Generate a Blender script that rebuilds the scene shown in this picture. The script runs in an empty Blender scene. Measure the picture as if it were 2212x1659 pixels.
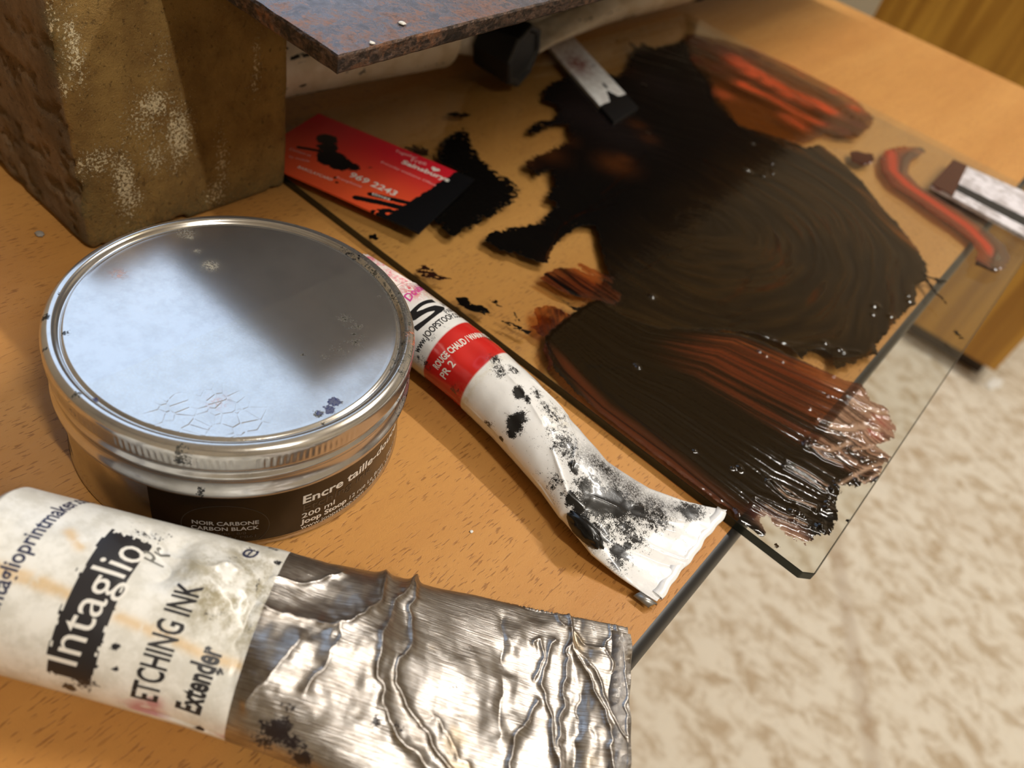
import bpy, bmesh, math, random
import numpy as np
from mathutils import Matrix, Vector
random.seed(4); RNG = np.random.default_rng(7)
SC = bpy.context.scene; COL = SC.collection
PI = math.pi

# ------------------------------------------------------------------ camera, world, light
F, W, H = 1699.855, 2212, 1659
CAM = np.array([0.01853, -0.04859, 0.2002])
YAW, PITCH, ROLL = 0.49532, 0.81178, 0.3081
def _rot(a, b, c):
    ca, sa, cb, sb, cc, sc = math.cos(a), math.sin(a), math.cos(b), math.sin(b), math.cos(c), math.sin(c)
    return (np.array([[ca, -sa, 0], [sa, ca, 0], [0, 0, 1]]) @ np.array([[1, 0, 0], [0, cb, -sb], [0, sb, cb]])
            @ np.array([[cc, -sc, 0], [sc, cc, 0], [0, 0, 1]]))
RC = _rot(YAW, PITCH, ROLL)
cd = bpy.data.cameras.new('camera'); cam = bpy.data.objects.new('camera', cd); COL.objects.link(cam)
cd.sensor_fit = 'HORIZONTAL'; cd.sensor_width = 36; cd.lens = 36 * F / W
cd.clip_start = 0.005; cd.clip_end = 30
cd.dof.use_dof = True; cd.dof.focus_distance = 0.236; cd.dof.aperture_fstop = 11.5
cam.matrix_world = Matrix.Translation(Vector(CAM)) @ Matrix([list(r) for r in RC]).to_4x4()
SC.camera = cam
SC.view_settings.view_transform = 'Standard'; SC.view_settings.look = 'None'
SC.view_settings.gamma = 1; SC.view_settings.use_curve_mapping = False
SC.view_settings.exposure = 0.0
cy = SC.cycles
cy.max_bounces = 8; cy.diffuse_bounces = 3; cy.glossy_bounces = 4; cy.transmission_bounces = 4
cy.transparent_max_bounces = 12; cy.caustics_reflective = False; cy.caustics_refractive = False
cy.sample_clamp_indirect = 6.0; cy.use_denoising = True

def area(name, loc, direction, sx, sy, power, color):
    l = bpy.data.lights.new(name, 'AREA'); l.shape = 'RECTANGLE'; l.size = sx; l.size_y = sy
    l.energy = power; l.color = color
    o = bpy.data.objects.new(name, l); COL.objects.link(o); o.location = loc
    o.rotation_euler = Vector(direction).to_track_quat('-Z', 'Y').to_euler()
    return o
WARM = (1.0, 0.968, 0.915); SKYC = (0.53, 0.71, 1.0)
CEIL = 2.45
w_ = bpy.data.worlds.new('world'); SC.world = w_; w_.use_nodes = True
w_.node_tree.nodes['Background'].inputs[0].default_value = (0.62, 0.76, 1.0, 1)
w_.node_tree.nodes['Background'].inputs[1].default_value = 1.0
# daylight at the window in the left wall
area('window_daylight', (-1.39, 0.86, 1.32), (1, 0, 0), 1.5, 1.95, 8.8, SKYC)
# two ceiling strip fittings, both running along the bench's short side
LAMPS = [((1.60, -0.24, 2.1), 1.2, 36), ((0.55, 1.55, 2.15), 1.2, 46)]
for (p_, ln, pw) in LAMPS:
    area('strip_lamp_down', p_, (0, 0, -1), ln, 0.05, pw, WARM)
    area('strip_lamp_up', (p_[0], p_[1], p_[2] + 0.06), (0, 0, 1), ln, 0.05, pw * 0.36, WARM)

# ------------------------------------------------------------------ helpers
def on(pts, z):
    """photo pixels to points on the horizontal plane z"""
    a = np.atleast_2d(np.array(pts, float))
    d = np.stack([(a[:, 0] - W / 2) / F, -(a[:, 1] - H / 2) / F, -np.ones(len(a))], 1) @ RC.T
    t = (z - CAM[2]) / d[:, 2]
    return CAM + d * t[:, None]
def proj(X):
    c = (np.atleast_2d(X) - CAM) @ RC
    return np.stack([W / 2 + F * c[:, 0] / -c[:, 2], H / 2 - F * c[:, 1] / -c[:, 2]], 1)

def _hash(ix, iy, s):
    v = (ix.astype(np.int64) * 374761393 + iy.astype(np.int64) * 668265263 + s * 1442695041) & 0x7fffffff
    v = ((v ^ (v >> 13)) * 1274126177) & 0x7fffffff
    return ((v ^ (v >> 16)) & 0xffff) / 65535.0
def vn(x, y, s=0):
    x = np.asarray(x, float); y = np.asarray(y, float) + 0 * x; x = x + 0 * y
    ix, iy = np.floor(x), np.floor(y); fx, fy = x - ix, y - iy
    fx = fx * fx * (3 - 2 * fx); fy = fy * fy * (3 - 2 * fy)
    a = _hash(ix, iy, s); b = _hash(ix + 1, iy, s); c = _hash(ix, iy + 1, s); d = _hash(ix + 1, iy + 1, s)
    return (a * (1 - fx) + b * fx) * (1 - fy) + (c * (1 - fx) + d * fx) * fy
def fbm(x, y, s=0, o=4):
    r = 0; a = 0.5; n = 0
    for k in range(o):
        r = r + a * vn(x * 2 ** k, y * 2 ** k, s + 17 * k); n += a; a *= 0.55
    return r / n
def sstep(a, b, x):
    t = np.clip((x - a) / (b - a), 0, 1); return t * t * (3 - 2 * t)
def sdf(P, poly):
    """signed distance, positive inside"""
    P = np.asarray(P); V = np.asarray(poly); n = len(V)
    d2 = np.full(len(P), 1e9); ins = np.zeros(len(P), bool)
    for i in range(n):
        a = V[i]; b = V[(i + 1) % n]; e = b - a
        w = P - a; t = np.clip((w @ e) / (e @ e + 1e-18), 0, 1)
        q = w - t[:, None] * e; d2 = np.minimum(d2, (q * q).sum(1))
        c = ((a[1] <= P[:, 1]) & (b[1] > P[:, 1])) | ((b[1] <= P[:, 1]) & (a[1] > P[:, 1]))
        with np.errstate(divide='ignore', invalid='ignore'):
            xx = a[0] + (P[:, 1] - a[1]) / (b[1] - a[1]) * e[0]
        ins ^= c & (P[:, 0] < xx)
    d = np.sqrt(d2); return np.where(ins, d, -d)
def dline(P, line):
    P = np.asarray(P); V = np.asarray(line); d2 = np.full(len(P), 1e9)
    for i in range(len(V) - 1):
        a = V[i]; e = V[i + 1] - a; w = P - a
        t = np.clip((w @ e) / (e @ e + 1e-18), 0, 1); q = w - t[:, None] * e
        d2 = np.minimum(d2, (q * q).sum(1))
    return np.sqrt(d2)

def mesh(name, V, Fc, mats, parent=None, smooth=True, mi=None, attrs=None, uv=None):
    me = bpy.data.meshes.new(name)
    me.from_pydata([tuple(map(float, v)) for v in V] if len(V) < 5000 else np.asarray(V, float).tolist(), [],
                   Fc if isinstance(Fc, list) else Fc.tolist())
    if not isinstance(mats, (list, tuple)): mats = [mats]
    for m in mats: me.materials.append(m)
    if smooth: me.polygons.foreach_set('use_smooth', [True] * len(me.polygons))
    if mi is not None: me.polygons.foreach_set('material_index', np.asarray(mi, np.int32))
    for k, v in (attrs or {}).items():
        v = np.asarray(v, float)
        if v.ndim == 1:
            me.attributes.new(k, 'FLOAT', 'POINT').data.foreach_set('value', v)
        else:
            me.attributes.new(k, 'FLOAT_VECTOR', 'POINT').data.foreach_set('vector', v.ravel())
    me.update()
    o = bpy.data.objects.new(name, me); COL.objects.link(o)
    if parent: o.parent = parent
    return o
def tag(o, label=None, cat=None, group=None, kind=None):
    if label: o['label'] = label
    if cat: o['category'] = cat
    if group: o['group'] = group
    if kind: o['kind'] = kind
    return o
def thing(name, label, cat, loc=(0, 0, 0), group=None):
    o = bpy.data.objects.new(name, None); COL.objects.link(o); o.location = loc; o.empty_display_size = 0.01
    return tag(o, label, cat, group)
def put(o, root):            # parent keeping world coordinates (root carries a plain location)
    o.parent = root; o.matrix_parent_inverse = Matrix.Translation(-root.location); return o
def box(name, lo, hi, m, parent=None, bev=0.0, seg=2):
    bm = bmesh.new(); bmesh.ops.create_cube(bm, size=1)
    for v in bm.verts:
        v.co = Vector([lo[i] if v.co[i] < 0 else hi[i] for i in range(3)])
    if bev: bmesh.ops.bevel(bm, geom=bm.edges[:], offset=bev, segments=seg, profile=0.5, affect='EDGES')
    me = bpy.data.meshes.new(name); bm.to_mesh(me); bm.free(); me.materials.append(m)
    o = bpy.data.objects.new(name, me); COL.objects.link(o)
    if parent: put(o, parent)
    return o
def prism(name, poly, z0, z1, m, parent=None, bev=0.0, side=None):
    """vertical prism over a convex or simple polygon"""
    bm = bmesh.new(); vs = [bm.verts.new((p[0], p[1], z0)) for p in poly]
    f = bm.faces.new(vs); r = bmesh.ops.extrude_face_region(bm, geom=[f])
    for v in r['geom']:
        if isinstance(v, bmesh.types.BMVert): v.co.z = z1
    bmesh.ops.recalc_face_normals(bm, faces=bm.faces[:])
    if bev: bmesh.ops.bevel(bm, geom=bm.edges[:], offset=bev, segments=2, profile=0.5, affect='EDGES')
    me = bpy.data.meshes.new(name); me.materials.append(m)
    if side:
        me.materials.append(side)
        for f in bm.faces:
            f.material_index = 0 if abs(f.normal.z) > 0.8 or f.normal.y > .5 or f.normal.x < -.5 else 1
    bm.to_mesh(me); bm.free()
    o = bpy.data.objects.new(name, me); COL.objects.link(o)
    if parent: put(o, parent)
    return o

# ------------------------------------------------------------------ node materials
class N:
    def __init__(s, name):
        s.m = bpy.data.materials.new(name); s.m.use_nodes = True; s.t = s.m.node_tree
        s.b = s.t.nodes['Principled BSDF']; s.out = s.t.nodes['Material Output']
    def n(s, typ, **kw):
        x = s.t.nodes.new('ShaderNode' + typ)
        for k, v in kw.items(): setattr(x, k, v)
        return x
    def link(s, a, b): s.t.links.new(a, b)
    def _in(s, sock, v):
        if isinstance(v, bpy.types.NodeSocket): s.link(v, sock)
        elif isinstance(v, (tuple, list)) and len(v) == 3 and sock.type == 'RGBA': sock.default_value = (*v, 1)
        else: sock.default_value = v
    def set(s, **kw):
        for k, v in kw.items(): s._in(s.b.inputs[k.replace('_', ' ')], v)
        return s
    def co(s, scale=(1, 1, 1), rot=(0, 0, 0), loc=(0, 0, 0)):
        g = s.n('NewGeometry'); mp = s.n('Mapping'); s.link(g.outputs['Position'], mp.inputs[0])
        mp.inputs['Scale'].default_value = scale; mp.inputs['Rotation'].default_value = rot; mp.inputs['Location'].default_value = loc
        return mp.outputs[0]
    def attr(s, name, vec=False, scale=None):
        a = s.n('Attribute', attribute_name=name)
        o = a.outputs['Vector'] if vec else a.outputs['Fac']
        if scale:
            mp = s.n('Mapping'); s.link(o, mp.inputs[0]); mp.inputs['Scale'].default_value = scale; o = mp.outputs[0]
        return o
    def acol(s, name): return s.n('Attribute', attribute_name=name).outputs['Color']
    def noise(s, vec, scale=1, detail=4, rough=0.55, dist=0.0, out='Fac'):
        x = s.n('TexNoise'); s.link(vec, x.inputs['Vector']); x.inputs['Scale'].default_value = scale
        x.inputs['Detail'].default_value = detail; x.inputs['Roughness'].default_value = rough
        x.inputs['Distortion'].default_value = dist
        return x.outputs[out]
    def voro(s, vec, scale=1, feature='DISTANCE_TO_EDGE', rnd=1.0):
        x = s.n('TexVoronoi', feature=feature); s.link(vec, x.inputs['Vector']); x.inputs['Scale'].default_value = scale
        x.inputs['Randomness'].default_value = rnd
        return x.outputs['Distance']
    def ma(s, op, a, b=0.0, c=0.0, clamp=False):
        x = s.n('Math', operation=op, use_clamp=clamp)
        for i, v in enumerate((a, b, c)): s._in(x.inputs[i], v)
        return x.outputs[0]
    def ss(s, v, a, b, lo=0.0, hi=1.0):
        x = s.n('MapRange', interpolation_type='SMOOTHSTEP'); s._in(x.inputs['Value'], v)
        for k, q in (('From Min', a), ('From Max', b), ('To Min', lo), ('To Max', hi)): s._in(x.inputs[k], q)
        return x.outputs[0]
    def mix(s, f, a, b):
        x = s.n('Mix', data_type='RGBA'); s._in(x.inputs[0], f); s._in(x.inputs[6], a); s._in(x.inputs[7], b)
        return x.outputs[2]
    def fres(s, ior=1.5, normal=None):
        # same reflectance on both sides of a sheet that lets light straight through
        g = s.n('NewGeometry'); f = s.n('Fresnel')
        s.link(s.ma('ADD', s.ma('MULTIPLY', g.outputs['Backfacing'], 1 / ior - ior), ior), f.inputs[0])
        if normal: s.link(normal, f.inputs['Normal'])
        return f
    def bump(s, h, dist=0.001, strength=1.0, normal=None):
        x = s.n('Bump'); s._in(x.inputs['Height'], h); x.inputs['Distance'].default_value = dist
        x.inputs['Strength'].default_value = strength
        if normal: s.link(normal, x.inputs['Normal'])
        return x.outputs[0]
def srgb(r, g, b):
    f = lambda c: (c / 255 / 12.92) if c / 255 <= 0.04045 else ((c / 255 + 0.055) / 1.055) ** 2.4
    return (f(r), f(g), f(b))
def plain(name, col, rough=0.5, metal=0.0, **kw):
    m = N(name); m.set(Base_Color=col, Roughness=rough, Metallic=metal, **kw); return m.m

def mat_beech():
    m = N('beech_laminate')
    c = m.co()
    band = m.noise(m.co(scale=(14, 1.6, 14)), 1, 4, 0.5)
    fine = m.noise(m.co(scale=(260, 22, 260)), 1, 3, 0.6)
    warp = m.co(scale=(1500, 230, 1500))
    fl = m.noise(warp, 1, 2, 0.45)
    gate = m.noise(m.co(scale=(60, 25, 60)), 1, 2, 0.5)
    flk = m.ma('MULTIPLY', m.ss(fl, 0.58, 0.66), m.ss(gate, 0.30, 0.55))
    col = m.mix(m.ss(band, 0.3, 0.7), srgb(188, 131, 66), srgb(208, 153, 84))
    col = m.mix(m.ma('MULTIPLY', fine, 0.4), col, srgb(172, 112, 54))
    col = m.mix(m.ma('MULTIPLY', flk, 0.6), col, srgb(124, 76, 36))
    # old ink stains toward the far corner
    st = m.ss(m.noise(m.co(scale=(30, 22, 30)), 1, 5, 0.7), 0.66, 0.8)
    col = m.mix(m.ma('MULTIPLY', st, 0.55), col, srgb(96, 66, 40))
    grain = m.noise(m.co(scale=(2500, 2500, 2500)), 1, 2, 0.5)
    m.set(Base_Color=col, Roughness=m.ss(fine, 0.2, 0.8, 0.42, 0.52), Normal=m.bump(m.ma('SUBTRACT', grain, m.ma('MULTIPLY', flk, 0.6)), 0.00012, 0.6))
    m.b.inputs['Specular IOR Level'].default_value = 0.35
    return m.m
def mat_floor():
    m = N('worn_concrete')
    c = m.co()
    a = m.noise(m.co(scale=(24, 34, 24), rot=(0, 0, 0.5)), 1, 9, 0.68, 0.6)
    b = m.noise(c, 38, 5, 0.7)
    v = m.ma('ADD', m.ma('MULTIPLY', a, 0.75), m.ma('MULTIPLY', b, 0.25))
    col = m.mix(m.ss(v, 0.38, 0.56), srgb(174, 154, 126), srgb(212, 202, 184))
    big = m.noise(c, 2.2, 3, 0.5)
    col = m.mix(m.ss(big, 0.52, 0.7, 0, 0.35), col, srgb(168, 142, 110))
    sp = m.ss(m.noise(c, 60, 3, 0.6), 0.68, 0.74)
    col = m.mix(m.ma('MULTIPLY', sp, 0.6), col, srgb(120, 92, 66))
    # one straight joint
    g = m.co(rot=(0, 0, -0.55)); sx = m.n('SeparateXYZ'); m.link(g, sx.inputs[0])
    j = m.ma('ABSOLUTE', m.ma('SUBTRACT', sx.outputs[0], 0.62))
    col = m.mix(m.ss(j, 0.004, 0.02, 0.35, 0), col, srgb(140, 112, 84))
    m.set(Base_Color=col, Roughness=0.6, Normal=m.bump(a, 0.003, 0.5))
    return m.m
def mat_brick():
    m = N('old_stock_brick'); c = m.co()
    n1 = m.noise(c, 45, 6, 0.65); n2 = m.noise(c, 620, 6, 0.75); n3 = m.noise(c, 1700, 3, 0.65)
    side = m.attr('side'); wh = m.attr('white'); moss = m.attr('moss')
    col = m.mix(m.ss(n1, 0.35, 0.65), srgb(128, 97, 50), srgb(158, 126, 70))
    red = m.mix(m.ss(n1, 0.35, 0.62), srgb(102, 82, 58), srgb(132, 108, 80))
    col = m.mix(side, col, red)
    col = m.mix(m.ss(n2, 0.6, 0.72, 0, 0.55), col, srgb(84, 60, 34))
    col = m.mix(m.ss(n3, 0.66, 0.74, 0, 0.7), col, srgb(196, 166, 112))
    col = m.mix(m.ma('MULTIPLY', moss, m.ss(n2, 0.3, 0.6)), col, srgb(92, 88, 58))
    wn = m.noise(c, 850, 5, 0.8)
    wf = m.ss(m.ma('ADD', wh, m.ma('MULTIPLY', m.ma('SUBTRACT', wn, 0.5), 3.0)), 0.52, 0.64)
    col = m.mix(wf, col, srgb(226, 208, 168))
    pit = m.ss(m.noise(m.co(scale=(420, 520, 420)), 1, 5, 0.7), 0.28, 0.42)
    h = m.ma('ADD', m.ma('MULTIPLY', pit, 0.8), m.ma('ADD', m.ma('MULTIPLY', n2, 0.8), m.ma('MULTIPLY', n3, 0.35)))
    h = m.ma('ADD', h, m.ma('MULTIPLY', wf, 0.25))
    m.set(Base_Color=col, Roughness=0.82, Normal=m.bump(h, 0.0011, 0.9))
    m.b.inputs['Specular IOR Level'].default_value = 0.35
    return m.m
def mat_steel():
    m = N('rusty_steel'); c = m.co()
    n = m.noise(c, 150, 9, 0.78, 0.5); n2 = m.noise(c, 900, 5, 0.75); n0 = m.noise(c, 22, 3, 0.5)
    v = m.ma('ADD', m.ma('MULTIPLY', n, 0.7), m.ma('MULTIPLY', n0, 0.35))
    r = m.ss(m.ma('ADD', v, m.ma('MULTIPLY', m.ma('SUBTRACT', n2, .5), .25)), 0.50, 0.62, 0, .85)
    steel = m.mix(m.ss(n, .3, .6), srgb(92, 86, 88), srgb(140, 134, 136))
    rust = m.mix(m.ss(n2, .35, .65), srgb(72, 48, 38), srgb(158, 108, 80))
    col = m.mix(r, steel, rust)
    m.set(Base_Color=col, Metallic=m.ss(r, 0, 1, 0.9, 0.35), Roughness=m.ss(r, 0, 1, 0.25, 0.52),
          Normal=m.bump(m.ma('ADD', m.ma('MULTIPLY', n, 0.6), m.ma('MULTIPLY', n2, 0.6)), 0.0006, 0.6))
    return m.m
def mat_steel_edge():
    m = N('cut_steel_edge')
    n = m.noise(m.co(scale=(420, 420, 900)), 1, 5, 0.7); k = m.noise(m.co(), 60, 5, 0.7); f = m.noise(m.co(scale=(1500, 1500, 300)), 1, 3, 0.6)
    col = m.mix(m.ss(n, 0.4, 0.6), srgb(44, 36, 32), srgb(96, 76, 64))
    col = m.mix(m.ss(k, 0.54, 0.64, 0, 0.7), col, srgb(140, 96, 68))
    col = m.mix(m.ss(k, 0.38, 0.46, 0.75, 0), col, srgb(24, 20, 18))
    m.set(Base_Color=col, Metallic=0.55, Roughness=0.48, Normal=m.bump(m.ma('ADD', n, m.ma('MULTIPLY', f, 0.6)), 0.0006, 0.8))
    return m.m
def mat_glass():
    m = N('clear_glass')
    fr = m.fres(1.5)
    dirt = m.ss(m.noise(m.co(), 420, 4, 0.7), 0.68, 0.78, 0, 0.10)
    tr = m.n('BsdfTransparent'); tr.inputs[0].default_value = (0.975, 0.985, 0.972, 1)
    gl = m.n('BsdfGlossy'); gl.inputs['Roughness'].default_value = 0.015
    df = m.n('BsdfDiffuse'); df.inputs[0].default_value = (0.55, 0.5, 0.42, 1)
    a = m.n('MixShader'); m.link(dirt, a.inputs[0]); m.link(tr.outputs[0], a.inputs[1]); m.link(df.outputs[0], a.inputs[2])
    b = m.n('MixShader'); m.link(fr.outputs[0], b.inputs[0]); m.link(a.outputs[0], b.inputs[1]); m.link(gl.outputs[0], b.inputs[2])
    m.link(b.outputs[0], m.out.inputs[0]); return m.m
def mat_glass_edge():
    m = N('glass_edge')
    fr = m.fres(1.5)
    n = m.noise(m.co(scale=(60, 60, 900)), 1, 3, 0.6)
    tr = m.n('BsdfTransparent'); tr.inputs[0].default_value = (0.22, 0.26, 0.23, 1)
    df = m.n('BsdfDiffuse'); m.link(m.mix(n, (0.004, 0.006, 0.005), (0.020, 0.026, 0.020)), df.inputs[0])
    gl = m.n('BsdfGlossy'); gl.inputs['Roughness'].default_value = 0.22
    a = m.n('MixShader'); a.inputs[0].default_value = 0.94; m.link(tr.outputs[0], a.inputs[1]); m.link(df.outputs[0], a.inputs[2])
    b = m.n('MixShader'); m.link(fr.outputs[0], b.inputs[0]); m.link(a.outputs[0], b.inputs[1]); m.link(gl.outputs[0], b.inputs[2])
    m.link(b.outputs[0], m.out.inputs[0]); return m.m
def mat_ink():
    """wet etching ink: opaque where thick, a tinted film where thin"""
    m = N('wet_etching_ink')
    cov = m.attr('cov'); dens = m.attr('dens'); tint = m.acol('tint'); body = m.acol('body')
    c = m.co()
    e = m.ma('ADD', m.ma('MULTIPLY', m.ma('SUBTRACT', m.noise(c, 900, 4, 0.7), 0.5), 1.3), m.ma('MULTIPLY', m.ma('SUBTRACT', m.noise(c, 3500, 2, 0.6), 0.5), 0.8))
    al = m.ss(m.ma('ADD', cov, e), -0.04, 0.10)
    dn = m.ss(m.ma('ADD', dens, m.ma('MULTIPLY', m.ma('SUBTRACT', m.noise(c, 2200, 3, 0.6), 0.5), 0.12)), 0.0, 1.0)
    nb = m.bump(m.ma('ADD', m.noise(c, 700, 3, 0.5), m.ma('MULTIPLY', al, 1.5)), 0.00008, 0.6)
    tr = m.n('BsdfTransparent'); m.link(tint, tr.inputs[0])
    df = m.n('BsdfDiffuse'); m.link(body, df.inputs[0])
    fr = m.fres(1.5, nb)
    gl = m.n('BsdfGlossy'); gl.inputs['Roughness'].default_value = 0.10; m.link(nb, gl.inputs['Normal'])
    a = m.n('MixShader'); m.link(dn, a.inputs[0]); m.link(tr.outputs[0], a.inputs[1]); m.link(df.outputs[0], a.inputs[2])
    b = m.n('MixShader'); m.link(fr.outputs[0], b.inputs[0]); m.link(a.outputs[0], b.inputs[1]); m.link(gl.outputs[0], b.inputs[2])
    t2 = m.n('BsdfTransparent')
    o = m.n('MixShader'); m.link(al, o.inputs[0]); m.link(t2.outputs[0], o.inputs[1]); m.link(b.outputs[0], o.inputs[2])
    m.link(o.outputs[0], m.out.inputs[0]); return m.m
def speckle_cover(m, col, rough, ink='ink', inkcol=(0.006, 0.006, 0.007), sc=2600, amp=1.5):
    """adds black ink over a colour where the point attribute asks for it, broken up by a fine noise"""
    c = m.co()
    k = m.ma('ADD', m.ma('MULTIPLY', m.ma('SUBTRACT', m.noise(c, sc, 4, 0.75), 0.5), amp), m.ma('MULTIPLY', m.ma('SUBTRACT', m.noise(c, sc * 0.28, 3, 0.6), 0.5), amp * 0.7))
    f = m.ss(m.ma('ADD', m.attr(ink), k), 0.46, 0.60)
    return m.mix(f, col, inkcol), m.mix(f, (rough,) * 3, (0.28,) * 3), f
def mat_whitetube():
    m = N('white_enamelled_tube')
    col = m.mix(m.attr('red'), srgb(238, 237, 236), srgb(204, 38, 34))
    col = m.mix(m.ma('MULTIPLY', m.attr('grime'), m.ss(m.noise(m.co(), 500, 4, 0.7), 0.35, 0.65)), col, srgb(196, 178, 120))
    col = m.mix(m.ma('MULTIPLY', m.attr('pink'), m.ss(m.noise(m.co(), 800, 4, 0.7), 0.4, 0.55)), col, srgb(214, 66, 84))
    smear = m.ma('MULTIPLY', m.attr('smear'), m.ss(m.noise(m.co(), 1700, 5, 0.8), 0.25, 0.6))
    col = m.mix(smear, col, srgb(46, 42, 42))
    col, rg, f = speckle_cover(m, col, 0.26)
    m.set(Base_Color=col, Roughness=rg, Normal=m.bump(m.ma('ADD', m.noise(m.co(), 260, 4, 0.6), m.ma('MULTIPLY', f, 0.5)), 0.00022, 0.5))
    m.b.inputs['Coat Weight'].default_value = 0.3; m.b.inputs['Coat Roughness'].default_value = 0.08
    return m.m
def mat_silvertube():
    m = N('bare_aluminium_tube')
    uv = m.attr('sa', True, (110, 2300, 1))
    br = m.noise(uv, 1, 3, 0.6); c = m.co()
    st = m.noise(c, 160, 4, 0.6)
    col = m.mix(m.ss(st, 0.35, 0.7), srgb(188, 184, 181), srgb(158, 153, 148))
    col = m.mix(m.ss(br, 0.35, 0.65, 0, 0.75), col, srgb(128, 118, 108))
    yel = m.ss(m.noise(c, 70, 3, 0.5), 0.62, 0.75, 0, 0.3)
    col = m.mix(yel, col, srgb(206, 176, 120))
    col, rg, f = speckle_cover(m, col, 0.3, inkcol=(0.010, 0.004, 0.005), sc=1500)
    m.set(Base_Color=col, Metallic=m.ss(f, 0, 1, 1, 0), Roughness=m.ma('ADD', m.ma('MULTIPLY', br, 0.18), 0.25),
          Normal=m.bump(m.ma('ADD', m.ma('MULTIPLY', br, 0.55), m.ma('MULTIPLY', m.noise(c, 120, 2, 0.5), .6)), 0.00035, 0.5))
    return m.m
def mat_paperlabel():
    m = N('stained_cream_label'); c = m.co()
    n = m.noise(c, 130, 6, 0.7)
    col = m.mix(m.ss(n, 0.4, 0.62), srgb(238, 236, 230), srgb(216, 213, 204))
    gr = m.ma('MULTIPLY', m.attr('grime'), m.ss(m.noise(c, 210, 6, 0.75), 0.36, 0.62))
    col = m.mix(gr, col, srgb(140, 128, 92))
    col = m.mix(m.ma('MULTIPLY', m.attr('yellow'), m.ss(m.noise(c, 300, 4, 0.6), 0.25, 0.55)), col, srgb(216, 172, 96))
    col = m.mix(m.attr('pink'), col, srgb(186, 116, 124))
    col, rg, f = speckle_cover(m, col, 0.34, inkcol=(0.012, 0.012, 0.018), sc=1300)
    m.set(Base_Color=col, Roughness=rg, Normal=m.bump(n, 0.0003, 0.5))
    m.b.inputs['Coat Weight'].default_value = 0.25; m.b.inputs['Coat Roughness'].default_value = 0.15
    return m.m
def mat_tin(name='tinplate', label=False):
    m = N(name); c = m.co()
    n = m.noise(c, 140, 6, 0.7); f = m.noise(c, 1600, 3, 0.7)
    col = m.mix(m.ss(n, 0.4, 0.7), srgb(204, 202, 200), srgb(194, 192, 190))
    spk = m.ss(m.noise(c, 1900, 2, 0.5), 0.70, 0.76, 0, 0.5)
    col = m.mix(spk, col, srgb(235, 225, 200))
    if label:
        blue = m.attr('blue')
        col, rg, k = speckle_cover(m, col, 0.3, sc=1500)
        kb = m.ss(m.ma('ADD', blue, m.ma('MULTIPLY', m.ma('SUBTRACT', m.noise(c, 900, 4, 0.7), 0.5), 1.2)), 0.5, 0.58)
        col = m.mix(kb, col, srgb(24, 34, 92)); k = m.ma('MAXIMUM', k, kb)
        chalk = m.ma('MULTIPLY', m.attr('chalk'), m.ss(f, 0.3, 0.6)); col = m.mix(chalk, col, srgb(196, 190, 170))
        rustk = m.ma('MULTIPLY', m.attr('rust'), m.ss(m.noise(c, 700, 4, 0.7), 0.45, 0.6)); col = m.mix(rustk, col, srgb(196, 96, 40))
        k = m.ma('MAXIMUM', k, m.ma('MULTIPLY', chalk, 0.7)); k = m.ma('MAXIMUM', k, rustk)
        cells = m.ss(m.voro(m.co(scale=(1, 1, 0.1)), 260), 0.0, 0.09)
        h = m.ma('ADD', m.ma('MULTIPLY', m.ma('MULTIPLY', cells, m.attr('hex')), 1.0), m.ma('MULTIPLY', n, 0.08))
        m.set(Metallic=m.ss(k, 0, 1, .88, 0), Normal=m.bump(m.ma('ADD', h, m.ma('MULTIPLY', f, 0.08)), 0.00012, 0.35))
    else:
        m.set(Metallic=1.0, Normal=m.bump(m.ma('ADD', n, m.ma('MULTIPLY', f, 0.2)), 0.00015, 0.4))
    m.set(Base_Color=col, Roughness=m.ss(n, 0.3, 0.7, 0.165, 0.185))
    return m.m
def mat_ochre():
    m = N('stained_ochre_board')
    g = m.noise(m.co(scale=(34, 34, 1.6)), 1, 4, 0.5); f = m.noise(m.co(scale=(150, 150, 6)), 1, 3, 0.6)
    col = m.mix(m.ss(g, 0.38, 0.62), srgb(158, 108, 28), srgb(196, 144, 50))
    col = m.mix(m.ma('MULTIPLY', f, 0.3), col, srgb(120, 76, 26))
    m.set(Base_Color=col, Roughness=0.4); return m.m

M = dict(beech=mat_beech(), floor=mat_floor(), brick=mat_brick(), steel=mat_steel(), steel_edge=mat_steel_edge(), glass=mat_glass(),
         glass_edge=mat_glass_edge(), ink=mat_ink(), wtube=mat_whitetube(), stube=mat_silvertube(), label=mat_paperlabel(),
         lid=mat_tin('tinplate_lid', True), tin=mat_tin(), ochre=mat_ochre(),
         black_edge=plain('black_edging', srgb(34, 33, 33), 0.42), black_label=plain('black_label', (0.004, 0.0038, 0.0036), 0.25),
         print_white=plain('white_print', srgb(232, 228, 220), 0.4), print_grey=plain('grey_print', srgb(66, 58, 50), 0.4),
         print_mid=plain('dim_print', srgb(186, 182, 176), 0.4),
         print_black=plain('black_print', (0.012, 0.012, 0.014), 0.35), print_pink=plain('magenta_print', srgb(206, 62, 150), 0.4),
         print_rose=plain('pale_print', srgb(238, 190, 190), 0.4),
         blackcap=plain('black_plastic', (0.012, 0.012, 0.013), 0.45), wall=plain('cream_wall', srgb(186, 173, 150), 0.8),
         ceiling=plain('ceiling_paint', srgb(216, 201, 172), 0.85), whitepaint=plain('white_paint', srgb(230, 228, 222), 0.5),
         dark=plain('dark_plinth', srgb(62, 50, 42), 0.6), pink_cap=None, steel_leg=plain('grey_steel', srgb(90, 90, 92), 0.4, 0.6),
         thick_ink=plain('thick_black_ink', (0.004, 0.004, 0.0045), 0.22), lampbody=plain('white_fitting', srgb(235, 235, 230), 0.5))

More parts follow.
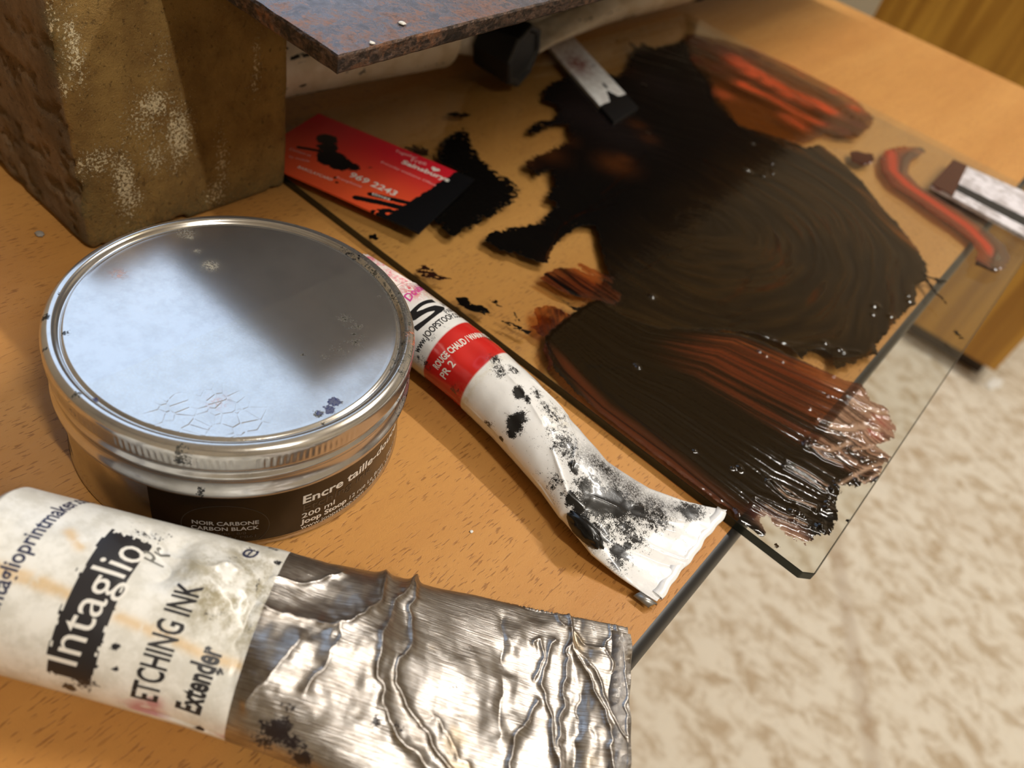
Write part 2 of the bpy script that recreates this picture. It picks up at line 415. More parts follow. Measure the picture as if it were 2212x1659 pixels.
# ------------------------------------------------------------------ text: flat glyph triangles mapped onto any surface
def text_tris(s, bold=0.0, step=0.09):
    c = bpy.data.curves.new('t', 'FONT'); c.body = s; c.size = 1; c.resolution_u = 3; c.offset = bold
    o = bpy.data.objects.new('t', c); COL.objects.link(o)
    bpy.context.view_layer.update()
    me = o.to_mesh(); bm = bmesh.new(); bm.from_mesh(me); o.to_mesh_clear()
    bpy.data.objects.remove(o); bpy.data.curves.remove(c)
    if not bm.verts: bm.free(); return None
    xs = [v.co.x for v in bm.verts]; ys = [v.co.y for v in bm.verts]
    for ax, (a, b) in ((0, (min(xs), max(xs))), (1, (min(ys), max(ys)))):
        k = a + step
        while k < b:
            bmesh.ops.bisect_plane(bm, geom=bm.verts[:] + bm.edges[:] + bm.faces[:], plane_co=(k, 0, 0) if ax == 0 else (0, k, 0),
                                   plane_no=(1, 0, 0) if ax == 0 else (0, 1, 0))
            k += step
    bm.verts.index_update()
    V = np.array([v.co[:] for v in bm.verts]); Fc = [[v.index for v in f.verts] for f in bm.faces]
    bm.free(); return V[:, :2], Fc
def collect(acc, V3, Fc, mi):
    n = sum(len(v) for v in acc[0]); acc[0].append(V3)
    acc[1].extend([[i + n for i in f] for f in Fc]); acc[2].extend([mi] * len(Fc))

# ------------------------------------------------------------------ the room
FZ = -0.75
def struct(o): o['kind'] = 'structure'; return o
struct(box('floor', (-1.5, -2.1, FZ - 0.05), (2.9, 3.6, FZ), M['floor']))
struct(box('ceiling', (-1.5, -2.1, CEIL), (2.9, 3.6, CEIL + 0.05), M['ceiling']))
struct(box('wall_back', (-1.5, 3.5, FZ), (2.9, 3.6, CEIL), M['wall']))
struct(box('wall_front', (-1.5, -2.1, FZ), (2.9, -2.0, CEIL), M['wall']))
struct(box('wall_right', (2.8, -2.0, FZ), (2.9, 3.5, CEIL), M['wall']))
WY0, WY1, WZ0, WZ1 = 0.10, 1.62, 0.32, 2.32
def wall_with_opening():
    bm = bmesh.new()
    for lo, hi in (((-1.5, -2.0, FZ), (-1.4, WY0, CEIL)), ((-1.5, WY1, FZ), (-1.4, 3.5, CEIL)),
                   ((-1.5, WY0, FZ), (-1.4, WY1, WZ0)), ((-1.5, WY0, WZ1), (-1.4, WY1, CEIL))):
        r = bmesh.ops.create_cube(bm, size=1)
        for v in r['verts']: v.co = Vector([lo[i] if v.co[i] < 0 else hi[i] for i in range(3)])
    me = bpy.data.meshes.new('wall_left'); bm.to_mesh(me); bm.free(); me.materials.append(M['wall'])
    o = bpy.data.objects.new('wall_left', me); COL.objects.link(o); return o
struct(wall_with_opening())
win = thing('window_1', None, None, (-1.45, (WY0 + WY1) / 2, WZ0)); win['kind'] = 'structure'
for k, (lo, hi) in enumerate((((-1.47, WY0, WZ0), (-1.43, WY0 + .05, WZ1)), ((-1.47, WY1 - .05, WZ0), (-1.43, WY1, WZ1)),
               ((-1.47, WY0 + .05, WZ0), (-1.43, WY1 - .05, WZ0 + .05)), ((-1.47, WY0 + .05, WZ1 - .05), (-1.43, WY1 - .05, WZ1)))):
    box('window_frame', lo, hi, M['whitepaint'], win)
box('window_pane', (-1.452, WY0 + .05, WZ0 + .05), (-1.448, WY1 - .05, WZ1 - .05), M['glass'], win)
for (p_, ln, pw) in LAMPS:
    lt = thing('ceiling_lamp', 'white strip light fitting hanging from the ceiling ' + ('over the floor beside the bench' if p_[1] < 0 else 'beyond the far end of the bench'), 'lamp', (p_[0], p_[1], p_[2]))
    box('lamp_housing', (p_[0] - ln / 2, p_[1] - .035, p_[2] + .012), (p_[0] + ln / 2, p_[1] + .035, p_[2] + .05), M['lampbody'], lt, 0.006)
    for sx in (-.4, .4):
        box('hanger', (p_[0] + sx - .004, p_[1] - .004, p_[2] + .05), (p_[0] + sx + .004, p_[1] + .004, CEIL), M['lampbody'], lt)

# ------------------------------------------------------------------ the bench
TX, TY = 0.0098, 0.805
bench = thing('workbench', 'beech laminate workbench top with black edging, everything on the bench stands on it', 'workbench', (-0.5, 0.1, FZ))
def rounded(x1, y1, r, x0=-1.0, y0=-0.55):
    P = [(x0, y0), (x1, y0)]
    for k in range(9):
        a = k / 8 * PI / 2; P.append((x1 - r + r * math.cos(a), y1 - r + r * math.sin(a)))
    P.append((x0, y1)); return P
prism('bench_top', rounded(TX, TY, 0.045), -0.024, 0.0, M['beech'], bench)
def edging():
    prof = [(0.0, -0.0238), (0.0022, -0.022), (0.0034, -0.018), (0.0036, -0.006), (0.0026, -0.0018), (0.0010, -0.0004), (0.0, -0.0003)]
    path = [(TX, -0.55), (TX, -0.2)] + [(TX, y) for y in np.linspace(0, TY - 0.045, 8)]
    nrm = [(1, 0)] * len(path)
    for k in range(1, 9):
        a = k / 8 * PI / 2; path.append((TX - 0.045 + 0.045 * math.cos(a), TY - 0.045 + 0.045 * math.sin(a))); nrm.append((math.cos(a), math.sin(a)))
    path.append((-1.0, TY)); nrm.append((0, 1))
    V = []; Fc = []
    for (x, y), (nx, ny) in zip(path, nrm):
        for d, z in prof: V.append((x + nx * d, y + ny * d, z))
    k = len(prof)
    for i in range(len(path) - 1):
        for j in range(k - 1): Fc.append([i * k + j, (i + 1) * k + j, (i + 1) * k + j + 1, i * k + j + 1])
    put(mesh('edge_strip', V, Fc, M['black_edge']), bench)
edging()
for (x, y) in ((-0.93, -0.48), (-0.93, 0.72), (-0.16, -0.48), (-0.16, 0.70)):
    box('leg', (x - .02, y - .02, FZ), (x + .02, y + .02, -0.0242), M['steel_leg'], bench, 0.003)

# cabinet beyond the bench, its ochre front down to the floor
cab = thing('cabinet', 'ochre stained wooden cabinet standing on the floor beyond the bench', 'cabinet', (-0.11, 1.85, FZ))
box('front_board', (-0.40, 1.67, FZ + 0.05), (0.183, 1.69, 0.16), M['ochre'], cab, 0.001)
box('body', (-0.40, 1.69, FZ + 0.05), (0.183, 2.05, 0.16), M['ochre'], cab, 0.001)
box('plinth', (-0.39, 1.72, FZ), (0.165, 2.03, FZ + 0.05), M['dark'], cab)
tag(prism('paper_scrap', [(q[0], q[1]) for q in on([(2128, 832), (2142, 818), (2166, 822), (2160, 838), (2140, 843)], FZ)], FZ + .0004, FZ + .004, M['whitepaint'], bev=.0006),
    'tiny white scrap on the floor at the foot of the cabinet', 'scrap')
tag(box('dark_block', (-0.66, 0.86, FZ), (-0.44, 1.10, -0.30), M['dark'], None, 0.01), 'dark case standing on the floor behind the bench', 'case')  # block added to stand in for the shaded background left of the cabinet

# ------------------------------------------------------------------ glass sheet
GX0, GX1, GY0, GY1, GT = -0.2644, 0.0389, 0.1470, 0.5667, 0.0042
gp = [(GX0, GY0), (GX1 - .0035, GY0), (GX1, GY0 + .0030), (GX1, GY1), (GX0, GY1)]
gl = prism('glass_sheet', gp, 0.0002, GT, M['glass'], bev=0.0004, side=M['glass_edge'])
tag(gl, 'large clear glass inking slab with cut corner overhanging the bench edge', 'glass sheet')

# ------------------------------------------------------------------ bricks
def brick(name, x0, x1, y0, y1, z0, z1, yaw, label, main):
    st = 0.0016 if main else 0.006
    bm = bmesh.new(); vmap = {}
    nx, ny, nz = [max(2, int(round(d / st))) for d in (x1 - x0, y1 - y0, z1 - z0)]
    V = []; Fc = []
    def vid(i, j, k):
        key = (i, j, k)
        if key not in vmap: vmap[key] = len(V); V.append((x0 + (x1 - x0) * i / nx, y0 + (y1 - y0) * j / ny, z0 + (z1 - z0) * k / nz))
        return vmap[key]
    for a, b, f in ((ny, nz, lambda u, v, e: (e * nx, u, v)), (nx, nz, lambda u, v, e: (u, e * ny, v)), (nx, ny, lambda u, v, e: (u, v, e * nz))):
        for e in (0, 1):
            for u in range(a):
                for v in range(b):
                    q = [vid(*f(u, v, e)), vid(*f(u + 1, v, e)), vid(*f(u + 1, v + 1, e)), vid(*f(u, v + 1, e))]
                    Fc.append(q)
    bm.free()
    V = np.array(V); c = np.array([(x0 + x1) / 2, (y0 + y1) / 2, (z0 + z1) / 2]); h = np.array([(x1 - x0) / 2, (y1 - y0) / 2, (z1 - z0) / 2])
    q = V - c; r = 0.0035
    inner = np.clip(q, -(h - r), h - r); dd = q - inner; L = np.linalg.norm(dd, axis=1)
    nrm = np.where(L[:, None] > 1e-9, dd / np.maximum(L, 1e-9)[:, None], 0)
    P = inner + nrm * np.minimum(L, r)[:, None]
    face = np.argmax(np.abs(q) / h, axis=1); nn = np.zeros_like(q); nn[np.arange(len(q)), face] = np.sign(q[np.arange(len(q)), face])
    nn = np.where(L[:, None] > 1e-9, nrm, nn)
    d = (fbm(V[:, 0] * 60 + V[:, 2] * 31, V[:, 1] * 60 + V[:, 2] * 47, 3, 4) - 0.5) * 0.0016
    d += (fbm(V[:, 0] * 400 + V[:, 2] * 310, V[:, 1] * 400 - V[:, 2] * 270, 9, 3) - 0.5) * 0.0004
    edge = np.sort(h - np.abs(q), axis=1)[:, 1]
    chip = sstep(0.62, 0.8, fbm(V[:, 1] * 90 + V[:, 0] * 70, V[:, 2] * 90, 21, 3)) * np.exp(-edge / 0.005)
    d -= chip * 0.0035
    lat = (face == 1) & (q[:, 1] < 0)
    pits = sstep(0.60, 0.72, fbm(V[:, 0] * 160 + 30 * V[:, 2], V[:, 2] * 220, 31, 3)) * lat
    d -= pits * 0.0016
    P = c + P + nn * d[:, None]
    P[:, 2] = np.maximum(P[:, 2], z0)
    front = (face == 0) & (q[:, 0] > 0)
    white = np.zeros(len(V))
    for (px, py, ry, rz, s) in ((330, 225, .0060, .0050, .62), (385, 290, .0050, .011, .6), (310, 260, .008, .009, .42), (335, 340, .0045, .006, .5), (270, 400, .004, .013, .62),
                                (215, 350, .007, .005, .5), (290, 430, .004, .004, .5), (160, 110, .0035, .012, .5), (555, 140, .0015, .010, .5), (550, 185, .002, .003, .45),
                                (480, 350, .003, .014, .42), (465, 415, .0045, .005, .5), (350, 130, .006, .008, .3), (380, 350, .004, .006, .4)):
        d_ = ((px - W / 2) / F, -(py - H / 2) / F, -1.0); dv = RC @ np.array(d_); t = (x1 - CAM[0]) / dv[0]; A = CAM + dv * t
        white = np.maximum(white, s * np.exp(-(((V[:, 1] - A[1]) / ry) ** 2 + ((V[:, 2] - A[2]) / rz) ** 2) * 0.5))
    white = white * front + 0.42 * (1 - sstep(0.0, 0.004, edge)) * sstep(0.5, 0.65, fbm(V[:, 2] * 80, V[:, 1] * 80, 5, 3))
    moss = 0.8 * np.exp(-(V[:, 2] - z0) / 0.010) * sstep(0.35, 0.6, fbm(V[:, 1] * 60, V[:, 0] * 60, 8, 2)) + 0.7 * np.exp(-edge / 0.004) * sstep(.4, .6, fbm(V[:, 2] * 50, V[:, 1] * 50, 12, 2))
    if yaw:
        ca, sa = math.cos(yaw), math.sin(yaw); piv = np.array([x1, y0, 0]); w = P - piv
        P = np.stack([piv[0] + w[:, 0] * ca - w[:, 1] * sa, piv[1] + w[:, 0] * sa + w[:, 1] * ca, P[:, 2]], 1)
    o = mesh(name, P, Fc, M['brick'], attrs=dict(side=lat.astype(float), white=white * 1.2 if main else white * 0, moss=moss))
    bmn = bmesh.new(); bmn.from_mesh(o.data); bmesh.ops.recalc_face_normals(bmn, faces=bmn.faces[:]); bmn.to_mesh(o.data); bmn.free()
    return tag(o, label, 'brick', 'bricks under the steel plate')
B1 = brick('brick', -0.4387, -0.2237, 0.0582, 0.1465, 0.0, 0.1012, 0.0, 'weathered brown brick with chalky white patches, standing behind the ink tin', True)
B2 = brick('brick', -0.66, -0.445, 0.64, 0.72, 0.0, 0.1012, 0.0, 'brown brick carrying the far side of the rusty plate', False)

# ------------------------------------------------------------------ rusty steel plate
def steel_plate():
    px0, py0 = -0.1368, 0.0920
    P = [(px0, py0), (px0 - 0.0400, py0 + 0.72), (-0.62, 0.80), (-0.62, py0 + 0.0005)]
    z0, z1 = 0.1020, 0.1072
    # outer rim sampled finely so the cut edge can be ragged
    rim = []
    for a, b in zip(P, P[1:] + P[:1]):
        L = math.dist(a, b); n = max(2, int(L / 0.0012))
        for k in range(n):
            t = k / n; rim.append((a[0] + (b[0] - a[0]) * t, a[1] + (b[1] - a[1]) * t))
    R = np.array(rim); n = len(R); c = R.mean(0)
    T = np.roll(R, -1, 0) - np.roll(R, 1, 0); T /= np.linalg.norm(T, axis=1)[:, None]; Nn = np.stack([T[:, 1], -T[:, 0]], 1)
    if ((R - c) * Nn).sum() < 0: Nn = -Nn
    zs = [z0, z0 + .0006, z0 + .0018, z0 + .0032, z1 - .0006, z1]; off = [-.0004, 0, 0, 0, -.0001, -.0006]
    V = []; Fc = []; mi = []
    arc = np.arange(n) * 0.0012
    for k, (z, o_) in enumerate(zip(zs, off)):
        w = (fbm(arc * 330, np.full(n, z * 900.0), 4, 3) - 0.5) * 0.0007 * (1 if 0 < k < 5 else 0.7)
        q = R + Nn * (o_ + w)[:, None] if isinstance(o_, np.ndarray) else R + Nn * (o_ + w)[:, None]
        zz = z + (fbm(arc * 200, np.full(n, 7.0 + k), 6, 3) - 0.5) * 0.0005 * (k >= 4)
        V += [(x, y, a) for (x, y), a in zip(q, np.broadcast_to(zz, n))]
    for k in range(len(zs) - 1):
        for i in range(n):
            j = (i + 1) % n; Fc.append([k * n + i, k * n + j, (k + 1) * n + j, (k + 1) * n + i]); mi.append(1)
    Fc.append(list(range(n))[::-1]); mi.append(1)
    Fc.append([(len(zs) - 1) * n + i for i in range(n)]); mi.append(0)
    o = mesh('steel_plate', V, Fc, [M['steel'], M['steel_edge']], mi=mi, smooth=False)
    bmn = bmesh.new(); bmn.from_mesh(o.data); bmesh.ops.recalc_face_normals(bmn, faces=bmn.faces[:]); bmn.to_mesh(o.data); bmn.free()
    return tag(o, 'thick rusty steel plate with ragged cut edges resting on the bricks', 'steel plate')
steel_plate()

# ------------------------------------------------------------------ ink tin
TC = np.array([-0.12675, 0.05326]); ZL = 0.04292; TR = 0.05
tin = thing('ink_tin', 'round silver tin of black etching ink with a worn screw lid and black paper label', 'tin', (TC[0], TC[1], 0))
def lathe_fn(name, prof, m, seg=360, rad=None, parent=None, attrs=None, cap=True, rings=None):
    """revolves prof [(r, z)] about the tin's axis; rad(r, z, angle) may modulate the radius"""
    V = []; Fc = []
    A = np.linspace(0, 2 * PI, seg, endpoint=False)
    for r, z in prof:
        rr = np.full(seg, r) if rad is None else rad(r, z, A)
        V.append(np.stack([TC[0] + rr * np.cos(A), TC[1] + rr * np.sin(A), np.full(seg, z)], 1))
    V = np.concatenate(V); k = len(prof)
    for i in range(k - 1):
        a = np.arange(seg); b = (a + 1) % seg
        Fc.append(np.stack([i * seg + a, i * seg + b, (i + 1) * seg + b, (i + 1) * seg + a], 1))
    Fc = np.concatenate(Fc).tolist()
    at = attrs(V) if attrs else None
    o = mesh(name, V, Fc, m, attrs=at); put(o, parent); return o
def dense(prof, n):
    P = np.array(prof); L = np.r_[0, np.cumsum(np.linalg.norm(np.diff(P, axis=0), axis=1))]
    t = np.linspace(0, L[-1], n); return list(zip(np.interp(t, L, P[:, 0]), np.interp(t, L, P[:, 1])))
lid_prof = [(0.00002, ZL - .0009)] + [(r, ZL - .0009) for r in np.linspace(0.0012, 0.0440, 40)] + \
    [(0.0446, ZL - .00085), (0.0450, ZL - .0012), (0.0454, ZL - .0014), (0.0458, ZL - .0012), (0.0462, ZL - .0005), (0.0467, ZL), (0.0474, ZL + .0002), (0.0482, ZL + .0001), (0.0490, ZL - .0003),
     (0.0496, ZL - .0009), (0.04995, ZL - .0018), (0.0500, ZL - .0028)] + \
    [(0.0500, z) for z in np.linspace(ZL - .0034, ZL - .0068, 6)] + \
    [(0.0499, ZL - .0074), (0.0493, ZL - .0082), (0.0489, ZL - .0090), (0.0490, ZL - .0098), (0.0496, ZL - .0104), (0.04975, ZL - .0112), (0.0494, ZL - .0120), (0.0490, ZL - .0126),
     (0.0491, ZL - .0140), (0.0493, ZL - .0150), (0.0497, ZL - .0160), (0.0502, ZL - .0168), (0.0504, ZL - .0175), (0.0503, ZL - .0182), (0.0498, ZL - .0185), (0.0494, ZL - .0180)]
def lid_rad(r, z, A):
    b = math.exp(-((z - (ZL - .0048)) / .0016) ** 2)
    kn = np.sin(A * 190) ** 3 * (vn(A * 9, 0 * A, 3) > .25)
    return r + (0.00013 * kn * b if r > 0.0495 and z < ZL - .003 else 0 * A)
LIDMARK = {}
def lid_attrs(V):
    P = V[:, :2]; n = len(V)
    def blob(items, z=ZL - .0009):
        s = np.zeros(n)
        for px, py, r, a in items:
            c = on([(px, py)], z)[0][:2]; s = np.maximum(s, a * np.exp(-((P - c) ** 2).sum(1) / r ** 2))
        return s
    ink = blob([(745, 690, .0035, .56), (770, 705, .0022, .66), (655, 766, .0012, .8), (735, 755, .0040, .50), (770, 740, .004, .54), (700, 775, .003, .44), (765, 722, .001, .8), (128, 640, .0012, .6), (165, 860, .0025, .5),
                (690, 895, .0018, .8), (737, 870, .0008, .8), (140, 720, .0014, .7), (273, 505, .0012, .6), (640, 488, .0015, .5), (690, 505, .003, .5), (810, 590, .0022, .46), (870, 740, .0018, .6), (820, 640, .002, .42), (700, 913, .0012, .7),
                (100, 690, .0016, .8), (98, 760, .0014, .6), (400, 985, .0028, .6), (385, 975, .0018, .7), (555, 835, .0012, .4)])
    ink = ink * (V[:, 2] > ZL - .0055)
    far = (V[:, 1] > TC[1] + .02) & (np.hypot(P[:, 0] - TC[0], P[:, 1] - TC[1]) > .0445)
    ink = np.maximum(ink, 0.44 * far * (V[:, 0] > TC[0] - .01))
    low = V[:, 2] < ZL - .012
    a0 = np.arctan2(P[:, 1] - TC[1], P[:, 0] - TC[0])
    ink = np.maximum(ink, (V[:, 2] < ZL - .0145) * 0.62 * np.exp(-((a0 - math.radians(-47)) / .03) ** 2))
    return dict(ink=ink, blue=blob([(722, 868, .0022, .9), (712, 885, .0024, .85), (690, 893, .0016, .7), (205, 862, .0014, .7), (745, 880, .001, .7)]),
                chalk=blob([(400, 503, .0038, .75), (410, 512, .0015, 1), (426, 542, .0014, .8), (455, 574, .0028, .95)]) + 0.16 * (V[:, 0] > TC[0]) * (V[:, 2] > ZL - .004),
                rust=blob([(890, 728, .0022, 1), (893, 742, .0014, .9), (255, 592, .0022, .5), (470, 868, .0025, .35)]),
                hex=blob([(370, 885, .0055, 1.3), (470, 870, .006, 1.0), (520, 915, .006, .9), (420, 920, .005, .9)]).clip(0, 1))
lid = lathe_fn('lid', lid_prof, M['lid'], 760, lid_rad, tin, lid_attrs)
body_prof = [(0.0002, 0.0004), (0.0465, 0.0004), (0.0480, 0.0000), (0.0491, 0.0004), (0.0494, 0.0012), (0.0490, 0.0020), (0.0487, 0.0026), (0.0487, 0.0240), (0.0480, 0.0250), (0.0480, 0.0300)]
tinb = lathe_fn('tin_body', body_prof, M['tin'], 240, None, tin)
def tin_label():
    a0, a1 = math.radians(-64), math.radians(118); r = 0.04885
    V = []; Fc = []; n = 120
    for k in range(n + 1):
        a = a0 + (a1 - a0) * k / n
        for rr, z in ((r, 0.0022), (r, 0.0243), (r - .0001, 0.0243), (r - .0001, 0.0022)): V.append((TC[0] + rr * math.cos(a), TC[1] + rr * math.sin(a), z))
    for k in range(n):
        for j in range(4): Fc.append([k * 4 + j, (k + 1) * 4 + j, (k + 1) * 4 + (j + 1) % 4, k * 4 + (j + 1) % 4])
    acc = ([np.array(V)], Fc, [0] * len(Fc))
    def put_text(s, ang0, ang1, z, hgt, mi, bold=0.0, jit=0.0):
        T = text_tris(s, bold)
        if not T: return
        P, F2 = T; x0, x1 = P[:, 0].min(), P[:, 0].max()
        k = (math.radians(ang1 - ang0)) / (x1 - x0); a = math.radians(ang0) + (P[:, 0] - x0) * k
        zz = z + P[:, 1] * hgt / 0.72; rr = r + 0.00006
        collect(acc, np.stack([TC[0] + rr * np.cos(a), TC[1] + rr * np.sin(a), zz], 1), F2, mi)
    put_text('Encre taille-douce', -16.9, 31, .0150, .0036, 1, .022)
    put_text('Etching ink', -16.7, 12, .0111, .0034, 2, 0.0)
    put_text('200 ml', -17.0, -4.8, .0080, .0023, 1, .01)
    put_text('Joop Stoop', -17.3, .5, .0051, .0022, 1, .03)
    put_text('12 rue Le Brun - 75013 Paris', 2, 40, .0051, .0020, 1, .0)
    put_text('www.joopstoop.com - +33 (0)1 55 43', -17.1, 31, .0026, .0018, 1, .0)
    put_text('NOIR CARBONE', -51.0, -30.8, .0105, .0017, 4, .015)
    put_text('CARBON BLACK', -51.4, -30.8, .0080, .0017, 4, .015)
    put_text('Lum/light : 8/8', -48.3, -34.8, .0060, .0013, 2, .0)
    put_text('Pigm. PBk7 / PB61', -51.0, -31.8, .0042, .0013, 2, .0)
    # thin ring printed round the colour name
    K = 60; V2 = []; F2 = []
    for k in range(K):
        t = 2 * PI * k / K
        for q in (1.0, 0.985): V2.append((math.radians(-41) + q * .0115 / r * math.cos(t), .0095 + q * .0100 * math.sin(t)))
    V2 = np.array(V2); ok = (V2[:, 1] > .0024)
    V3 = np.stack([TC[0] + (r + .00006) * np.cos(V2[:, 0]), TC[1] + (r + .00006) * np.sin(V2[:, 0]), V2[:, 1]], 1)
    F2 = [[2 * k, 2 * ((k + 1) % K), 2 * ((k + 1) % K) + 1, 2 * k + 1] for k in range(K) if ok[2 * k] and ok[2 * ((k + 1) % K)]]
    collect(acc, V3, F2, 2)
    o = mesh('paper_label', np.concatenate(acc[0]), acc[1], [M['black_label'], M['print_white'], M['print_grey'], M['print_black'], M['print_mid']], mi=acc[2], smooth=False)
    o.parent = tinb; o['label'] = 'black wraparound label with white printing'
tin_label()

# ------------------------------------------------------------------ paint tubes
class Tube:
    """closed flattened-tube surface: s runs along the axis, t in [0,1) round the girth (0.25 = top)"""
    def __init__(s, A, B, wf, hf, zc, tilt=lambda u: 0 * u, power=lambda u: 2.0 + 0 * u, disp=None, bend=None):
        s.A, s.B = np.array(A, float), np.array(B, float); s.L = float(np.linalg.norm(s.B - s.A))
        s.d = (s.B - s.A) / s.L; s.n = np.array([s.d[1], -s.d[0]])
        s.wf, s.hf, s.zc, s.tilt, s.pw, s.disp, s.bend = wf, hf, zc, tilt, power, disp, bend
    def raw(s, u, t, off=0.0):
        u = np.asarray(u, float); t = np.asarray(t, float)
        ph = np.linspace(-PI, PI, 241)[None, :]
        w = s.wf(u)[:, None] / 2; h = s.hf(u)[:, None] / 2; p = 2 / s.pw(u)[:, None]
        cx = np.sign(np.cos(ph)) * np.abs(np.cos(ph)) ** p; cz = np.sign(np.sin(ph)) * np.abs(np.sin(ph)) ** p
        X = -w * cx; Z = h * cz
        seg = np.hypot(np.diff(X, axis=1), np.diff(Z, axis=1)); C = np.concatenate([np.zeros((len(u), 1)), np.cumsum(seg, 1)], 1); C /= C[:, -1:]
        # ph=-pi is the far side (x=+w ... t=0); top reached at t=.75 -> shift so that top is .25 going far->near
        tt = np.mod(1.0 - t, 1.0)
        idx = np.array([np.searchsorted(C[i], tt[i]) for i in range(len(u))]).clip(1, 240)
        c0 = C[np.arange(len(u)), idx - 1]; c1 = C[np.arange(len(u)), idx]; f = (tt - c0) / np.maximum(c1 - c0, 1e-12)
        g = lambda Q: Q[np.arange(len(u)), idx - 1] * (1 - f) + Q[np.arange(len(u)), idx] * f
        return g(X), g(Z), w[:, 0], h[:, 0]
    def at(s, u, t, off=0.0):
        x, z, w, h = s.raw(u, t)
        nx = x / np.maximum(w, 1e-6) ** 2; nz = z / np.maximum(h, 1e-6) ** 2; L = np.hypot(nx, nz) + 1e-12; nx, nz = nx / L, nz / L
        a = (t - 0.25)
        d = s.disp(u, x, z) if s.disp is not None else 0
        top = (z > 0)
        x = x + nx * (d * top + off); z = z + nz * (d * top + off)
        tl = s.tilt(u); ct, st = np.cos(tl), np.sin(tl)
        x2 = x * ct - z * st; z2 = x * st + z * ct
        if s.bend is not None: x2 = x2 + s.bend(u)
        xy = s.A + s.d * (u[:, None] * 1.0) + s.n * x2[:, None]
        return np.stack([xy[:, 0], xy[:, 1], s.zc(u) + z2], 1)
    def grid(s, nu, nt):
        us = np.linspace(0, s.L, nu); ts = np.arange(nt) / nt
        U, T = np.meshgrid(us, ts, indexing='ij'); s.U, s.T = U.ravel(), T.ravel()
        P = s.at(s.U, s.T); s.P = P; i = np.arange(nu - 1)[:, None] * nt; j = np.arange(nt)[None, :]; k = (j + 1) % nt
        Fc = np.stack([i + j, i + nt + j, i + nt + k, i + k], -1).reshape(-1, 4)
        s.girth = PI * float(np.mean(s.wf(np.array([0.0])) + s.hf(np.array([0.0])))) / 2
        s.px = proj(P)
        s.vis = (s.T > 0.0) & (s.T < 0.5)
        return P, Fc
    def inv(s, px, py):
        """(s, arc) of the upper surface point seen at a photo pixel"""
        d = ((s.px - (px, py)) ** 2).sum(1) + np.where(s.vis, 0, 1e9)
        k = np.argsort(d)[:4]; w = 1 / (d[k] + 1e-3)
        return float((s.U[k] * w).sum() / w.sum()), float((s.T[k] * w).sum() / w.sum())
    def dist(s, px, py):
        u, t = s.inv(px, py); return np.hypot(s.U - u, (s.T - t) * s.girth)
def put_tube_text(tb, acc, text, p0, p1, hgt, mi, bold=0.0, off=0.00007, step=0.09):
    """text whose baseline runs round the girth from pixel p0 to pixel p1, tops toward the cap"""
    T = text_tris(text, bold, step)
    if not T: return
    P, F2 = T; u0, t0 = tb.inv(*p0); u1, t1 = tb.inv(*p1)
    f = (P[:, 0] - P[:, 0].min()) / (P[:, 0].max() - P[:, 0].min())
    u = u0 + (u1 - u0) * f - P[:, 1] * hgt / 0.72; t = t0 + (t1 - t0) * f
    u = np.clip(u, 0, tb.L)
    collect(acc, tb.at(u, t, off), F2, mi)
def crease(x, y, line, h, wd): return h * np.exp(-dline(np.stack([x, y], 1), line) / wd)

def girth_blobs(tb, items):
    s = np.zeros(len(tb.U))
    for px, py, r, a in items: s = np.maximum(s, a * np.exp(-(tb.dist(px, py) / r) ** 2))
    return s

# --- white tube of warm red
def ip(xs, ys): return lambda u: np.interp(u, xs, ys)
WA, WB = (-0.1265, 0.11857), (0.0062, 0.1235)
WL = math.dist(WA, WB); W0 = .0155; WT = WL + W0
ipw = lambda xs, ys: (lambda u: np.interp(np.asarray(u) + W0, xs, ys))
wt_w = ipw([0, .02, .045, .062, .085, .100, .112, .122, .132, .142, WT], [.0245, .0250, .0255, .0258, .0258, .0258, .0280, .0328, .0378, .0422, .0455])
wt_h = ipw([0, .02, .045, .062, .085, .100, .112, .122, .132, .142, WT], [.0245, .0242, .0238, .0228, .0205, .0180, .0155, .0118, .0070, .0028, .0014])
def wt_disp(u, x, z):
    u = u + W0
    d = (fbm(u * 110, x * 120, 5, 3) - .5) * .0009 * sstep(.045, .08, u)
    d = d - 0.0011 * np.exp(-(((u - .054) / .006) ** 2 + ((x - .004) / .004) ** 2))
    for L, h, wd in (([(.060, .000), (.078, .001), (.088, .003)], .0005, .0006), ([(.088, -.009), (.100, -.003), (.104, .004)], .0006, .0006), ([(.110, .008), (.122, .002), (.140, -.004)], .0006, .0012),
                     ([(.118, .012), (.135, .010), (.148, .008)], -.0005, .0012), ([(.096, .006), (.108, .010), (.115, .010)], .0007, .0008), ([(.126, -.004), (.140, -.010)], .0006, .0009), ([(.128, .006), (.150, .004)], .0005, .0006),
                     ([(.074, -.007), (.090, -.011)], .0004, .0006)):
        d = d + crease(u, x, L, h, wd)
    return d
wt = Tube(WA, WB, wt_w, wt_h, lambda u: np.maximum(wt_h(u) / 2, .0008) + ipw([0, .112, .135, WT], [.0004, .0008, .0022, .0040])(u),
          tilt=ipw([0, .10, .125, WT], [0, -.02, -.05, -.08]), disp=wt_disp, bend=ipw([0, .055, .075, .095, .110, .125, .138, WT], [0, .0006, .0028, .0066, .0098, .0090, .0042, 0]))
wroot = thing('ink_tube', 'white tube of red etching ink smeared with black, beside the tin', 'ink tube', (WA[0], WA[1], 0))
P, Fc = wt.grid(400, 260)
u, t = wt.U, wt.T
red_u0, red_u1 = wt.inv(1010, 745)[0], wt.inv(1040, 835)[0]
rb0, rb1 = wt.inv(1000, 735)[0], wt.inv(1075, 775)[0]
